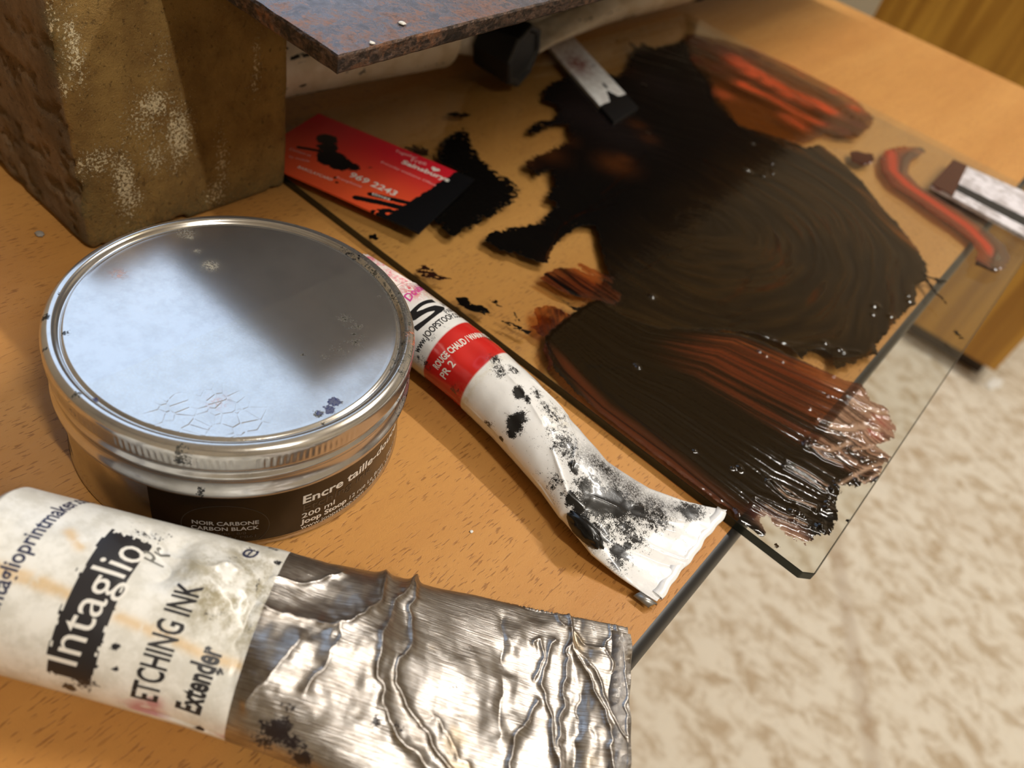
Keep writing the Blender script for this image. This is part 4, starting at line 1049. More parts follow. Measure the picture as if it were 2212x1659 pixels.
# the pulled band along the near edge
BAND = [(1294, 647), (1269, 656), (1228, 683), (1176, 726), (1178, 744), (1185, 775), (1200, 800), (1240, 845), (1280, 880), (1448, 1009), (1581, 1108), (1587, 1138), (1644, 1162), (1653, 1151), (1640, 1122), (1655, 1118), (1700, 1160), (1739, 1179), (1766, 1160), (1793, 1157), (1815, 1114), (1810, 1090), (1817, 1070), (1812, 1051), (1853, 1054), (1890, 1046), (1915, 1005), (1928, 985), (1915, 981), (1896, 962), (1931, 948), (1937, 926), (1923, 902), (1915, 880), (1880, 867), (1861, 829), (1825, 823), (1771, 796), (1736, 780), (1700, 765), (1650, 738), (1600, 722), (1500, 712), (1420, 705), (1340, 680)]
B_LO = np.array(gq([(1178, 744), (1300, 890), (1448, 1009), (1587, 1128), (1739, 1185), (1800, 1170)])); B_HI = np.array(gq([(1294, 647), (1420, 705), (1600, 722), (1736, 780), (1861, 829), (1937, 900)]))
DROPS_BAND = [(1372, 788), (1378, 794), (1800, 814), (1788, 856), (1748, 883), (1842, 918), (1850, 928), (1870, 925), (1878, 940), (1838, 940), (1846, 945), (1822, 962), (1826, 975), (1818, 985), (1830, 990), (1848, 998), (1862, 992), (1884, 970), (1898, 1014), (1875, 965), (1800, 1040), (1803, 1052), (1795, 1062), (1790, 1075), (1785, 1085), (1800, 1085), (1782, 1100), (1775, 1128), (1770, 1142), (1765, 1135), (1755, 1142), (1830, 1055), (1840, 1050), (1860, 1035), (1890, 1035), (1745, 945), (1750, 952), (1740, 958), (1708, 1105), (1722, 1112), (1735, 1118), (1712, 1125), (1760, 1105), (1588, 1104), (1592, 1112), (1915, 892), (1920, 905), (1905, 880), (1765, 1160), (1780, 1150), (1795, 1145), (1640, 760), (1655, 770), (1690, 782), (1882, 860), (1872, 850), (1500, 975), (1595, 1010), (1600, 1016), (1582, 1012)]
LUMP = [(1855, 940, .0034, .0011), (1880, 905, .0026, .0009), (1835, 965, .003, .0010), (1875, 995, .003, .0009), (1800, 1060, .0022, .0009), (1785, 1095, .0024, .0010), (1905, 985, .002, .0007), (1770, 1140, .002, .0009), (1855, 845, .0022, .0008), (1905, 862, .0014, .0012), (1725, 1105, .003, .0007), (1895, 1040, .002, .0009)]
STRK = [([(1830, 862), (1860, 880), (1895, 893), (1915, 893)], .0011), ([(1770, 915), (1800, 925), (1835, 930), (1870, 922), (1895, 930)], .0013), ([(1745, 965), (1790, 975), (1830, 962)], .0010), ([(1700, 1000), (1745, 1025), (1785, 1052)], .0006), ([(1695, 1010), (1740, 1035), (1780, 1060)], .0004),
        ([(1660, 1042), (1700, 1075), (1760, 1097)], .0006), ([(1632, 1080), (1680, 1110), (1740, 1135)], .0005), ([(1625, 1095), (1670, 1120), (1720, 1140)], .0004), ([(1740, 960), (1780, 990), (1815, 1003)], .0005), ([(1810, 1050), (1850, 1025), (1880, 1010), (1912, 1003)], .0008), ([(1845, 1030), (1868, 1050)], .0007),
        ([(1865, 1045), (1885, 1033), (1905, 1020)], .0007), ([(1815, 1060), (1845, 1062)], .0005), ([(1840, 975), (1870, 970), (1885, 965)], .0005), ([(1650, 1030), (1700, 1060), (1730, 1080)], .0003)]
def band_fields(X, Y, sd):
    n = len(X); yl = np.interp(X, B_LO[:, 0], B_LO[:, 1]); yh = np.interp(X, B_HI[:, 0], B_HI[:, 1])
    t = (Y - yl) / (yh - yl); PXY = np.stack([X, Y], 1)
    k1 = fbm(t * 16 + 3, X * 9, 81, 4); k2 = fbm(t * 60, X * 14, 82, 4); k3 = fbm(t * 150, X * 22, 83, 3)
    z1 = np.exp(-((t - .80) / .15) ** 2) * sstep(-.062, -.03, X)
    z2 = np.exp(-((t - .56) / .07) ** 2) * sstep(-.05, -.02, X)
    z3 = np.exp(-((t - .02) / .045) ** 2) * sstep(-.09, -.07, X) * (X < .01)
    z4 = np.exp(-((t - .93) / .05) ** 2) * sstep(-.03, .0, X)
    zz = np.clip(z1 * 1.0 * (.25 + 1.3 * sstep(.38, .62, k2)) * (.5 + .8 * sstep(.4, .6, k1)) + z2 * .7 * sstep(.4, .65, k2) + z3 * .9 * (.5 + .6 * k2) + z4 * .7, 0, 1.3)
    body = lerp(col3(n, (0.0100, 0.0055, 0.0020)), col3(n, (0.125, 0.030, 0.010)), np.clip(zz, 0, 1) ** 1.2)
    dens = 1.0 - .48 * np.clip(zz, 0, 1)
    end = sstep(-.010, .012, X)
    s3 = end * sstep(.56, .72, k3) * sstep(.02, .15, t) * sstep(1.02, .9, t)
    dens = dens - .30 * s3 * (.4 + .6 * sstep(.3, .9, t))
    dens = dens - .30 * end * np.exp(-((t - .78) / .2) ** 2) * (.3 + .7 * k2)
    # scrapes back to the glass
    ridge = 0 * X
    for L, w in STRK:
        dd = dline(PXY, gq(L)); g = np.exp(-(dd / w) ** 2); dens = dens - .62 * g
        ridge = ridge + .00055 * np.exp(-((dd - w * 1.7) / (w * .8)) ** 2)
    rd = gblob(X, Y, [(1905, 915, .0045, 1), (1880, 935, .003, .9), (1890, 940, .003, .8)])
    body = lerp(body, col3(n, (0.35, 0.02, 0.02)), np.clip(rd, 0, 1) * .8)
    pale = gblob(X, Y, [(1655, 1130, .0045, .8), (1690, 1150, .005, .9), (1720, 1165, .005, .9), (1640, 1118, .004, .6), (1925, 925, .004, .6)]).clip(0, 1)
    body = lerp(body, col3(n, (0.11, 0.02, 0.022)), pale * .8)
    dens = np.where(pale > .05, np.minimum(dens, 1 - .85 * pale * (.55 + .6 * k3)), dens)
    blk = gblob(X, Y, [(1600, 1125, .0038, 1), (1630, 1145, .0032, 1), (1610, 1138, .0032, 1), (1645, 1155, .002, 1), (1790, 1120, .004, .9), (1760, 1150, .004, .9)]).clip(0, 1)
    body = lerp(body, col3(n, BLK), blk); dens = np.maximum(dens, blk)
    tint = lerp(col3(n, (0.78, 0.36, 0.16)), col3(n, (0.80, 0.58, 0.50)), end)
    for L, w in (([(1290, 815), (1300, 840), (1345, 880), (1450, 970)], .0004), ([(1178, 740), (1215, 800), (1300, 880), (1450, 990), (1590, 1105)], .00045), ([(1272, 800), (1268, 790), (1290, 795), (1300, 790)], .0004), ([(1310, 800), (1330, 795), (1360, 796)], .0003)):
        g = np.exp(-(dline(PXY, gq(L)) / w) ** 2); body = lerp(body, col3(n, BLK), g); dens = np.maximum(dens, g)
    h = .00030 * (k3 - .5) * (end + .25) + .00024 * (k2 - .5) + ridge * end + drops(X, Y, DROPS_BAND, .0008, .0007)
    for px, py, r, a in LUMP:
        c = gq([(px, py)])[0]; h = h + a * np.exp(-((X - c[0]) ** 2 + (Y - c[1]) ** 2) / r ** 2) * (.6 + .8 * vn(X * 900, Y * 900, 5))
    h = h + .0007 * gblob(X, Y, [(1600, 1125, .0045, 1), (1635, 1148, .004, 1)])
    fray = fbm(X * 900, Y * 900, 88, 3)
    cov = np.clip(sd / .0012, -1.5, 1.5) - sstep(.003, 0, sd) * sstep(.02, .035, X) * sstep(.4, .7, fray) * 1.2
    cov = cov - 1.2 * pale * sstep(.45, .7, fray)
    return dict(cov=cov, dens=dens.clip(0, 1), tint=tint, body=body, h=h)
ink_sheet('ink_smear', 'pulled band of black ink with rusty streaks, ending in wrinkled ridges near the cut corner', [BAND], band_fields, .00045, clip=True, lift=.00008, warp=.0008)

# translucent red at the far edge
RED = [(1478, 78), (1502, 74), (1567, 87), (1621, 106), (1703, 141), (1775, 176), (1852, 220), (1888, 258), (1880, 276), (1852, 299), (1811, 296), (1784, 290), (1762, 302), (1735, 312), (1690, 308), (1650, 296), (1600, 276), (1565, 245), (1545, 225), (1530, 180), (1490, 130)]
def red_fields(X, Y, sd):
    n = len(X); k = fbm(X * 60, Y * 200, 91, 4)
    hot = gblob(X, Y, [(1600, 140, .014, 1), (1625, 160, .012, 1), (1660, 180, .011, .9), (1700, 205, .012, .8), (1740, 222, .012, .7), (1715, 262, .012, .6), (1560, 205, .010, .6), (1605, 185, .008, .9), (1845, 235, .008, .8), (1800, 200, .006, .8), (1730, 165, .004, .6)])
    P2 = np.stack([X, Y], 1)
    for L, w, a in (([(1585, 125), (1640, 160), (1700, 200), (1760, 222), (1790, 240)], .0085, 1.0), ([(1600, 185), (1660, 210), (1720, 245), (1770, 268)], .0060, .8), ([(1700, 255), (1730, 275)], .008, .6), ([(1621, 106), (1703, 141), (1775, 176), (1852, 222)], .003, .8)):
        hot = np.maximum(hot, a * np.exp(-(dline(P2, gq(L)) / w) ** 2) * (.55 + .9 * k).clip(0, 1.1))
    dk = gblob(X, Y, [(1510, 95, .016, 1), (1560, 110, .014, 1), (1620, 120, .010, .9), (1500, 130, .012, .9), (1545, 150, .012, .8), (1850, 270, .010, .9), (1820, 285, .010, .9), (1790, 270, .008, .8), (1870, 255, .008, .7), (1660, 140, .006, .7)])
    dens = np.clip(.22 + .55 * hot + .75 * dk + .25 * (k - .5), .05, .96)
    body = lerp(col3(n, (0.10, 0.045, 0.014)), col3(n, (0.55, 0.075, 0.022)), np.clip(hot, 0, 1)); body = lerp(body, col3(n, (0.09, 0.014, 0.006)), np.clip(dk, 0, 1) * .85)
    return dict(dens=dens, tint=col3(n, (0.60, 0.42, 0.26)), body=body, h=.0002 * (k - .5) + drops(X, Y, [(1835, 233), (1822, 232), (1828, 245), (1815, 240), (1850, 240), (1840, 255), (1858, 260), (1795, 243), (1845, 293), (1812, 236)], .0013, .0009))
ink_sheet('ink_smear', 'translucent orange red ink smeared along the far edge of the glass', [RED], red_fields, .0008, clip=True, lift=.00045, edge=.003)
# the long curl of red toward the palette card
CURL = [(1912, 325), (1935, 318), (1990, 318), (2000, 328), (1985, 336), (1966, 350), (1962, 375), (1985, 400), (2030, 430), (2080, 460), (2130, 495), (2170, 530), (2182, 555), (2172, 580), (2150, 590), (2130, 582), (2104, 572), (2112, 545), (2095, 520), (2060, 492), (2010, 460), (1965, 425), (1925, 400), (1905, 370), (1900, 345)]
def curl_fields(X, Y, sd):
    n = len(X); P2 = np.stack([X, Y], 1)
    mid = gq([(1925, 330), (1930, 370), (1960, 400), (2040, 455), (2090, 490), (2130, 530), (2145, 552)]); d1 = dline(P2, mid)
    gry = gq([(1995, 325), (1966, 345), (1962, 375), (2000, 405), (2080, 450), (2140, 500), (2172, 545), (2160, 580)]); d2 = dline(P2, gry)
    k = fbm(d2 * 900, X * 12, 95, 3)
    g = np.exp(-(d2 / .0055) ** 2); r = np.exp(-(d1 / .0040) ** 2)
    body = lerp(col3(n, (0.20, 0.050, 0.022)), col3(n, (0.46, 0.055, 0.024)), r * (.6 + .8 * (k - .3)).clip(0, 1)); body = lerp(body, col3(n, (0.13, 0.105, 0.070)), np.clip(1.8 * g * (.6 + k) - .15 * r, 0, 1)); body = lerp(body, col3(n, (0.02, 0.012, 0.008)), np.exp(-((d2 - .0050) / .0007) ** 2) * .8)
    blk = gblob(X, Y, [(1998, 322, .004, 1), (2112, 570, .005, 1), (2125, 578, .005, 1), (2140, 585, .004, 1)]).clip(0, 1); body = lerp(body, col3(n, BLK), blk)
    dens = np.clip(.55 + .45 * r - .2 * (k - .5) + blk, 0, 1)
    return dict(dens=dens, tint=col3(n, (0.80, 0.40, 0.24)), body=body, h=.0003 * (k - .5) + drops(X, Y, [(1915, 340), (1922, 333), (1932, 326), (1942, 320), (1952, 317), (2150, 583), (2160, 580), (1908, 345)], .0012, .0010))
ink_sheet('ink_streak', 'curling streak of bright red ink with grey edges beside the striped card', [CURL], curl_fields, .0007, clip=True, edge=.0018, warp=.0008)
def flat(body=BLK, dens=.98, tint=OCH, h=.0002):
    def f(X, Y, sd):
        k = fbm(X * 500, Y * 500, 33, 3)
        return dict(dens=np.clip(dens + .1 * (k - .5), 0, 1), tint=col3(len(X), tint), body=col3(len(X), body), h=h * k)
    return f
ink_sheet('ink_blot', 'small dark reddish blot between the fan and the red curl', [[(1835, 330), (1848, 326), (1885, 332), (1890, 345), (1880, 355), (1858, 358), (1840, 348)]],
          lambda X, Y, sd: dict(dens=0 * X + .9, tint=col3(len(X), OCH), body=col3(len(X), (0.05, 0.008, 0.003)), h=drops(X, Y, [(1888, 338), (1880, 352), (1868, 355)], .0012, .0009)), .0006, clip=True)
SM = [('thick black ink patch under the inked end of the red card', [[(960, 300), (975, 288), (1000, 277), (1012, 300), (1026, 327), (1061, 365), (1099, 388), (1126, 407), (1111, 434), (1080, 455), (1049, 476), (1020, 492), (988, 511), (960, 500), (940, 478), (900, 440), (930, 400), (990, 368), (950, 350), (940, 330)]], BLK, 1.0, .0016),
      ('little black ink dashes beyond the red card, farthest from the glass edge', [[(965, 244), (990, 243), (1018, 247), (1008, 254), (985, 254), (967, 250)]], BLK, .95, .0016),
      ('brownish stippled ink beside the far edge of the red card', [[(885, 312), (910, 318), (930, 330), (925, 342), (900, 336), (888, 326)]], (0.02, 0.012, 0.006), .8, .003),
      ('tiny ink blob on the glass edge near the tin lid', [[(790, 505), (812, 507), (818, 516), (800, 518)]], BLK, 1.0, .0008),
      ('feathery ink blot near the glass edge beside the tube cap', [[(896, 582), (915, 576), (940, 590), (968, 604), (955, 606), (930, 602), (908, 596)]], (0.02, 0.006, 0.004), .95, .0018),
      ('dark ink splash on the glass beside the letters of the tube', [[(980, 641), (1000, 640), (1022, 655), (1045, 664), (1062, 678), (1045, 680), (1015, 672), (988, 660)]], BLK, 1.0, .0012),
      ('thin ink fleck just beyond the dark splash', [[(1058, 646), (1070, 648), (1086, 662), (1080, 664), (1066, 654)]], BLK, .9, .0006),
      ('forked black ink scratch leading to the pulled band', [[(1083, 692), (1100, 696), (1146, 716), (1140, 722), (1110, 708), (1092, 700)], [(1106, 677), (1110, 676), (1128, 700), (1122, 702)]], BLK, 1.0, .0004),
      ('thin ink scratch above the start of the pulled band', [[(1214, 650), (1218, 649), (1262, 672), (1256, 677), (1230, 662)]], BLK, .9, .0004),
      ('small hooked ink mark over the bench edge', [[(1990, 590), (2020, 600), (2045, 606), (2040, 612), (2030, 612), (2026, 616), (2018, 604), (1992, 595)]], BLK, .95, .0008),
      ('fine ink scratch near the far right part of the glass', [[(2004, 605), (2030, 638), (2048, 657), (2044, 659), (2022, 636), (2000, 610)], [(2058, 706), (2068, 716), (2080, 732), (2076, 733), (2064, 722)]], BLK, .9, .0004),
      ('grey ink fleck at the bottom corner of the glass', [[(1668, 1172), (1676, 1168), (1684, 1176), (1676, 1181)]], BLK, .8, .0008),
      ('black ink clot on the right rim of the glass', [[(1825, 1140), (1830, 1128), (1850, 1108), (1853, 1112), (1840, 1135), (1830, 1146)]], BLK, 1.0, .0004)]
for lb, pl, bd, dn, wp in SM:
    ink_sheet('ink_mark', lb, pl, flat(bd, dn, OCH, .0003), .00040, clip=True, warp=max(wp, .0012) * 1.4, edge=.0009, rag=(1.2 if wp > .00155 else .5) if len(pl[0]) > 12 or wp > .0015 else .35)
def strk_fields(X, Y, sd):
    k = fbm(Y * 420, X * 20, 97, 4); n = len(X)
    return dict(dens=np.clip(.45 + 1.4 * (k - .42), .1, .97), tint=col3(n, (0.80, 0.42, 0.24)), body=lerp(col3(n, (0.11, 0.028, 0.010)), col3(n, BLK), sstep(.45, .7, k)), h=.0002 * (k - .5))
ink_sheet('ink_streak', 'short brown brushed ink streaks between the fan and the pulled band', [[(1163, 602), (1180, 590), (1199, 582), (1240, 579), (1300, 600), (1318, 640), (1300, 652), (1240, 640), (1200, 622)], [(1230, 585), (1300, 604), (1345, 640), (1330, 660), (1250, 640)], [(1244, 566), (1300, 590), (1325, 600), (1325, 615), (1290, 600), (1246, 574)]], strk_fields, .0005, clip=True, lift=.0002, edge=.002)
ink_sheet('ink_streak', 'brown criss-cross scribble of ink at the start of the pulled band', [[(1154, 667), (1180, 660), (1205, 665), (1236, 684), (1176, 730), (1160, 724), (1144, 705), (1162, 703)], [(1196, 800), (1178, 744), (1172, 740), (1176, 770), (1184, 800)]],
          lambda X, Y, sd: dict(dens=np.clip(.30 + 2.2 * (fbm((X + Y) * 700, (X - Y) * 120, 98, 3) - .42), .12, .95), tint=col3(len(X), (0.72, 0.40, 0.25)), body=col3(len(X), (0.045, 0.010, 0.005)), h=0 * X), .00045, clip=True, lift=.0002, edge=.001)

# ------------------------------------------------------------------ cards
def quad_sheet(name, c4, z4, th, m, parent=None, nx=40, ny=20, bow=0.0, mi_fn=None, mats=None, attrs=None):
    """thin sheet with thickness over a quad c4 (xy corners) at corner heights z4, as one closed mesh"""
    c = np.array(c4, float); z4 = np.array(z4, float); U, Vv = np.meshgrid(np.linspace(0, 1, nx + 1), np.linspace(0, 1, ny + 1), indexing='ij'); U, Vv = U.ravel(), Vv.ravel()
    f = lambda q: (q[0] * ((1 - U) * (1 - Vv)).reshape(-1, *([1] * (q.ndim - 1))) + q[1] * (U * (1 - Vv)).reshape(-1, *([1] * (q.ndim - 1))) + q[2] * (U * Vv).reshape(-1, *([1] * (q.ndim - 1))) + q[3] * ((1 - U) * Vv).reshape(-1, *([1] * (q.ndim - 1))))
    xy = f(c); z = f(z4) + bow * np.sin(PI * U); n = len(U)
    V = np.concatenate([np.c_[xy, z + th], np.c_[xy, z]])
    idx = lambda i, j: i * (ny + 1) + j
    Fc = []; mi = []
    for i in range(nx):
        for j in range(ny):
            q = [idx(i, j), idx(i + 1, j), idx(i + 1, j + 1), idx(i, j + 1)]; Fc.append(q); mi.append(mi_fn((i + .5) / nx, (j + .5) / ny) if mi_fn else 0)
            Fc.append([k + n for k in q[::-1]]); mi.append(0)
    for i in range(nx):
        for j in (0, ny): Fc.append([idx(i, j), idx(i + 1, j), idx(i + 1, j) + n, idx(i, j) + n]); mi.append(0)
    for j in range(ny):
        for i in (0, nx): Fc.append([idx(i, j), idx(i, j + 1), idx(i, j + 1) + n, idx(i, j) + n]); mi.append(0)
    o = mesh(name, V, Fc, mats or m, mi=mi, smooth=False, attrs=attrs(U, Vv) if attrs else None)
    if parent: put(o, parent)
    bmn = bmesh.new(); bmn.from_mesh(o.data); bmesh.ops.recalc_face_normals(bmn, faces=bmn.faces[:]); bmn.to_mesh(o.data); bmn.free()
    return o
# red and orange loyalty card, one end dipped in ink
def mat_redcard():
    m = N('red_orange_card'); a = m.attr('uvc', True); sx = m.n('SeparateXYZ'); m.link(a, sx.inputs[0])
    col = m.mix(m.ss(sx.outputs[1], 0.1, 0.95), srgb(238, 92, 52), srgb(214, 34, 50))
    ink, rg, f = speckle_cover(m, col, 0.3, sc=900, amp=.7)
    m.set(Base_Color=ink, Roughness=0.3); m.b.inputs['Specular IOR Level'].default_value = .25; return m.m
cz = GT + .0010
cN = on([(905, 503)], cz + .001)[0][:2]; cF = on([(1010, 384)], cz + .003)[0][:2]; lN = on([(620, 377)], cz)[0][:2]
cdir = (cN - lN) / np.linalg.norm(cN - lN); cn_ = np.array([-cdir[1], cdir[0]]); cw = 0.054; clen = 0.0856
cA = cN - cdir * clen; c4 = [cA, cN, cN + cn_ * cw, cA + cn_ * cw]
croot = thing('plastic_card', 'red and orange card with lettering and a black inked end, beside the brick', 'card', (cA[0], cA[1], GT))
cmid = cA + (cN - cA) * .5 + cn_ * cw * .5
def to_uv(px, py):
    q = on([(px, py)], cz + .002)[0][:2] - cA; return float(q @ cdir) / clen, float(q @ cn_) / cw
def card_attrs(U, Vv):
    k = fbm(U * 30, Vv * 20, 13, 3); ink = 0 * U
    u0, v0 = to_uv(890, 434); u1, v1 = to_uv(988, 370)
    lim = u0 + (u1 - u0) * (Vv - v0) / (v1 - v0) + (k - .5) * .03; ink = np.maximum(ink, sstep(-.015, .015, U - lim + .10 * sstep(.25, .0, Vv) * sstep(.35, .6, k)) * 1.4)
    for px, py, r, a in ((706, 298, .085, 1.3), (716, 338, .11, 1.5), (735, 350, .10, 1.3), (710, 315, .08, 1.3), (762, 358, .09, .75), (690, 312, .03, .9), (800, 360, .06, .5), (830, 380, .05, .4), (728, 390, .02, .8), (724, 380, .02, .9), (865, 390, .02, .5), (840, 350, .05, .35)):
        a_, b_ = to_uv(px, py); ink = np.maximum(ink, a * np.exp(-(((U - a_) * 1.6) ** 2 + (Vv - b_) ** 2) / r ** 2 * .8))
    for L, w in (([(770, 423), (830, 436), (895, 452)], .022), ([(800, 416), (850, 428), (900, 440)], .018), ([(820, 460), (850, 472), (890, 480)], .022), ([(845, 485), (870, 470), (895, 468)], .018), ([(645, 313), (690, 322)], .014)):
        ink = np.maximum(ink, 1.2 * np.exp(-(dline(np.stack([U, Vv * .63], 1), [(lambda q: (q[0], q[1] * .63))(to_uv(*p)) for p in L]) / w) ** 2))
    return dict(ink=np.r_[ink, ink], uvc=np.r_[np.c_[U, Vv, 0 * U], np.c_[U, Vv, 0 * U]])
cs = quad_sheet('card_sheet', c4, [GT + .0004, GT + .0010, GT + .0026, GT + .0012], .0009, None, croot, 130, 82, .0003, mats=[mat_redcard()], attrs=card_attrs)
def card_text():
    acc = ([], [], [])
    def add(s, u0, v0, u1, v1, h, mi, bold=0):
        T = text_tris(s, bold, .5)
        if not T: return
        P, F2 = T; f = (P[:, 0] - P[:, 0].min()) / (P[:, 0].max() - P[:, 0].min())
        d = np.array([(u1 - u0) * clen, (v1 - v0) * cw]); L = np.linalg.norm(d); d /= L; nn = np.array([-d[1], d[0]])
        A = np.array([u0 * clen, v0 * cw]); q = A + d * (f * L)[:, None] + nn * (P[:, 1] * h / .72)[:, None]
        U, Vv = q[:, 0] / clen, q[:, 1] / cw
        z = (GT + .0004) * (1 - U) * (1 - Vv) + (GT + .0010) * U * (1 - Vv) + (GT + .0026) * U * Vv + (GT + .0012) * (1 - U) * Vv + .0003 * np.sin(PI * U) + .0009 + .00006
        xy = cA + cdir * q[:, :1] + cn_ * q[:, 1:]
        collect(acc, np.c_[xy, z], F2, mi)
    def seg(s, p0, p1, h, mi, bold=0):
        a = to_uv(*p0); b = to_uv(*p1); add(s, a[0], a[1], b[0], b[1], h, mi, bold)
    seg('969 2243', (752, 377), (852, 421), .0042, 0, .02)
    seg('times', (802, 417), (842, 430), .0022, 0, .01)
    seg('BARCLAYCARD', (642, 357), (716, 387), .0020, 0, .01)
    seg('Freephone', (726, 381), (780, 402), .0018, 1, .0)
    seg('Together', (852, 328), (900, 345), .0024, 1, .0)
    seg('Free', (887, 350), (920, 358), .0036, 1, .0)
    seg('Sainsburys', (866, 352), (968, 394), .0034, 0, .03)
    seg('Everyday exclusive Offers', (822, 350), (940, 402), .0017, 1, .0)
    seg('Contact us', (624, 318), (670, 334), .0020, 1, .0); seg('by mobile', (624, 334), (668, 346), .0016, 1, .0)
    a_, b_ = to_uv(940, 367); hx = []
    for k in range(28):
        t = 2 * PI * k / 28; hx.append((16 * math.sin(t) ** 3 / 16 * .0022, (13 * math.cos(t) - 5 * math.cos(2 * t) - 2 * math.cos(3 * t) - math.cos(4 * t)) / 16 * .0020))
    q = np.array(hx) + (a_ * clen, b_ * cw); U, Vv = q[:, 0] / clen, q[:, 1] / cw
    z = (GT + .0004) * (1 - U) * (1 - Vv) + (GT + .0010) * U * (1 - Vv) + (GT + .0026) * U * Vv + (GT + .0012) * (1 - U) * Vv + .0003 * np.sin(PI * U) + .00096
    collect(acc, np.c_[cA + cdir * q[:, :1] + cn_ * q[:, 1:], z], [list(range(28))], 0)
    o = mesh('card_lettering', np.concatenate(acc[0]), acc[1], [M['print_white'], M['print_rose']], mi=acc[2], smooth=False); put(o, croot)
card_text()

def mat_card(name, c1, c2, sc, streak=None):
    m = N(name); n = m.noise(m.co(), sc, 5, .7)
    col = m.mix(m.ss(n, .42, .6), c1, c2)
    col = m.mix(m.ma('MULTIPLY', m.attr('stain'), m.ss(m.noise(m.co(), sc * 2, 4, .7), .3, .55)), col, srgb(150, 96, 84))
    col, rg, f = speckle_cover(m, col, .4, sc=700, amp=.5)
    m.set(Base_Color=col, Roughness=.42); return m.m
def strip_card(name, label, endN, endF, backN, backF, z, th, inkfn, m, extra=None):
    c4 = [on([p], z)[0][:2] for p in (backN, endN, endF, backF)]
    root = thing(name, label, 'card', (c4[1][0], c4[1][1], GT))
    o = quad_sheet('card_strip', c4, [GT + .0004] * 4, th, None, root, 90, 24, .0, mats=[m], attrs=inkfn); return root, c4
def a1(U, Vv):
    k = fbm(U * 20, Vv * 6, 3, 3); ink = 1.4 * sstep(-.01, .01, U - (.845 + .05 * (k - .5) - .10 * np.exp(-((Vv - .55) / .10) ** 2)))
    ink = np.maximum(ink, .75 * np.exp(-((U - .70) / .06) ** 2 - ((Vv - .62) / .08) ** 2)); ink = np.maximum(ink, .55 * np.exp(-((U - .48) / .05) ** 2 - ((Vv - .8) / .2) ** 2))
    s = 1.2 * np.exp(-((U - .42) / .12) ** 2 - ((Vv - .4) / .35) ** 2) + .6 * (1 - sstep(.1, .4, U))
    return dict(ink=np.r_[ink, ink], stain=np.r_[s, 0 * s])
strip_card('card_spreader', 'narrow white card strip with black inked tip, lying on the fan of ink', (1326, 264), (1378, 232), (1160, 72), (1222, 62), GT + .002, .0018, a1, mat_card('white_mountboard', srgb(242, 241, 238), srgb(222, 218, 214), 160))
def a2(U, Vv):
    k = fbm(U * 26, Vv * 6, 7, 3); s = 0 * U
    stripes = np.clip(np.exp(-((Vv - .30) / .10) ** 4) * 1.2, 0, 1)
    ink = 1.2 * np.exp(-((Vv - .30) / .105) ** 6)  # black stripe running along the strip
    ink = np.maximum(ink, 0.0)
    return dict(ink=np.r_[ink, 0 * ink], stain=np.r_[1.2 * sstep(.90, .93, U + .02 * (k - .5)), 0 * s])
m2 = mat_card('grey_white_card', srgb(228, 222, 226), srgb(176, 168, 168), 90)
r2, c42 = strip_card('card_spreader', 'white card strip with black printed stripe and brown inked tip at the far right', (2012, 398), (2062, 346), (2300, 556), (2345, 470), GT + .003, .0022, a2, m2)
c42 = np.array(c42); tip = [c42[1] + (c42[0] - c42[1]) * f for f in (0, .17)] + [c42[2] + (c42[3] - c42[2]) * f for f in (.10, -.01)]
tp = quad_sheet('inked_tip', [tip[0], tip[1], tip[2], tip[3]], [GT + .0027] * 4, .0005, None, r2, 20, 14, .0, mats=[plain('brown_wet_ink', (0.06, 0.012, 0.006), .2)])
tp['label'] = 'tip coated in wet brown ink'

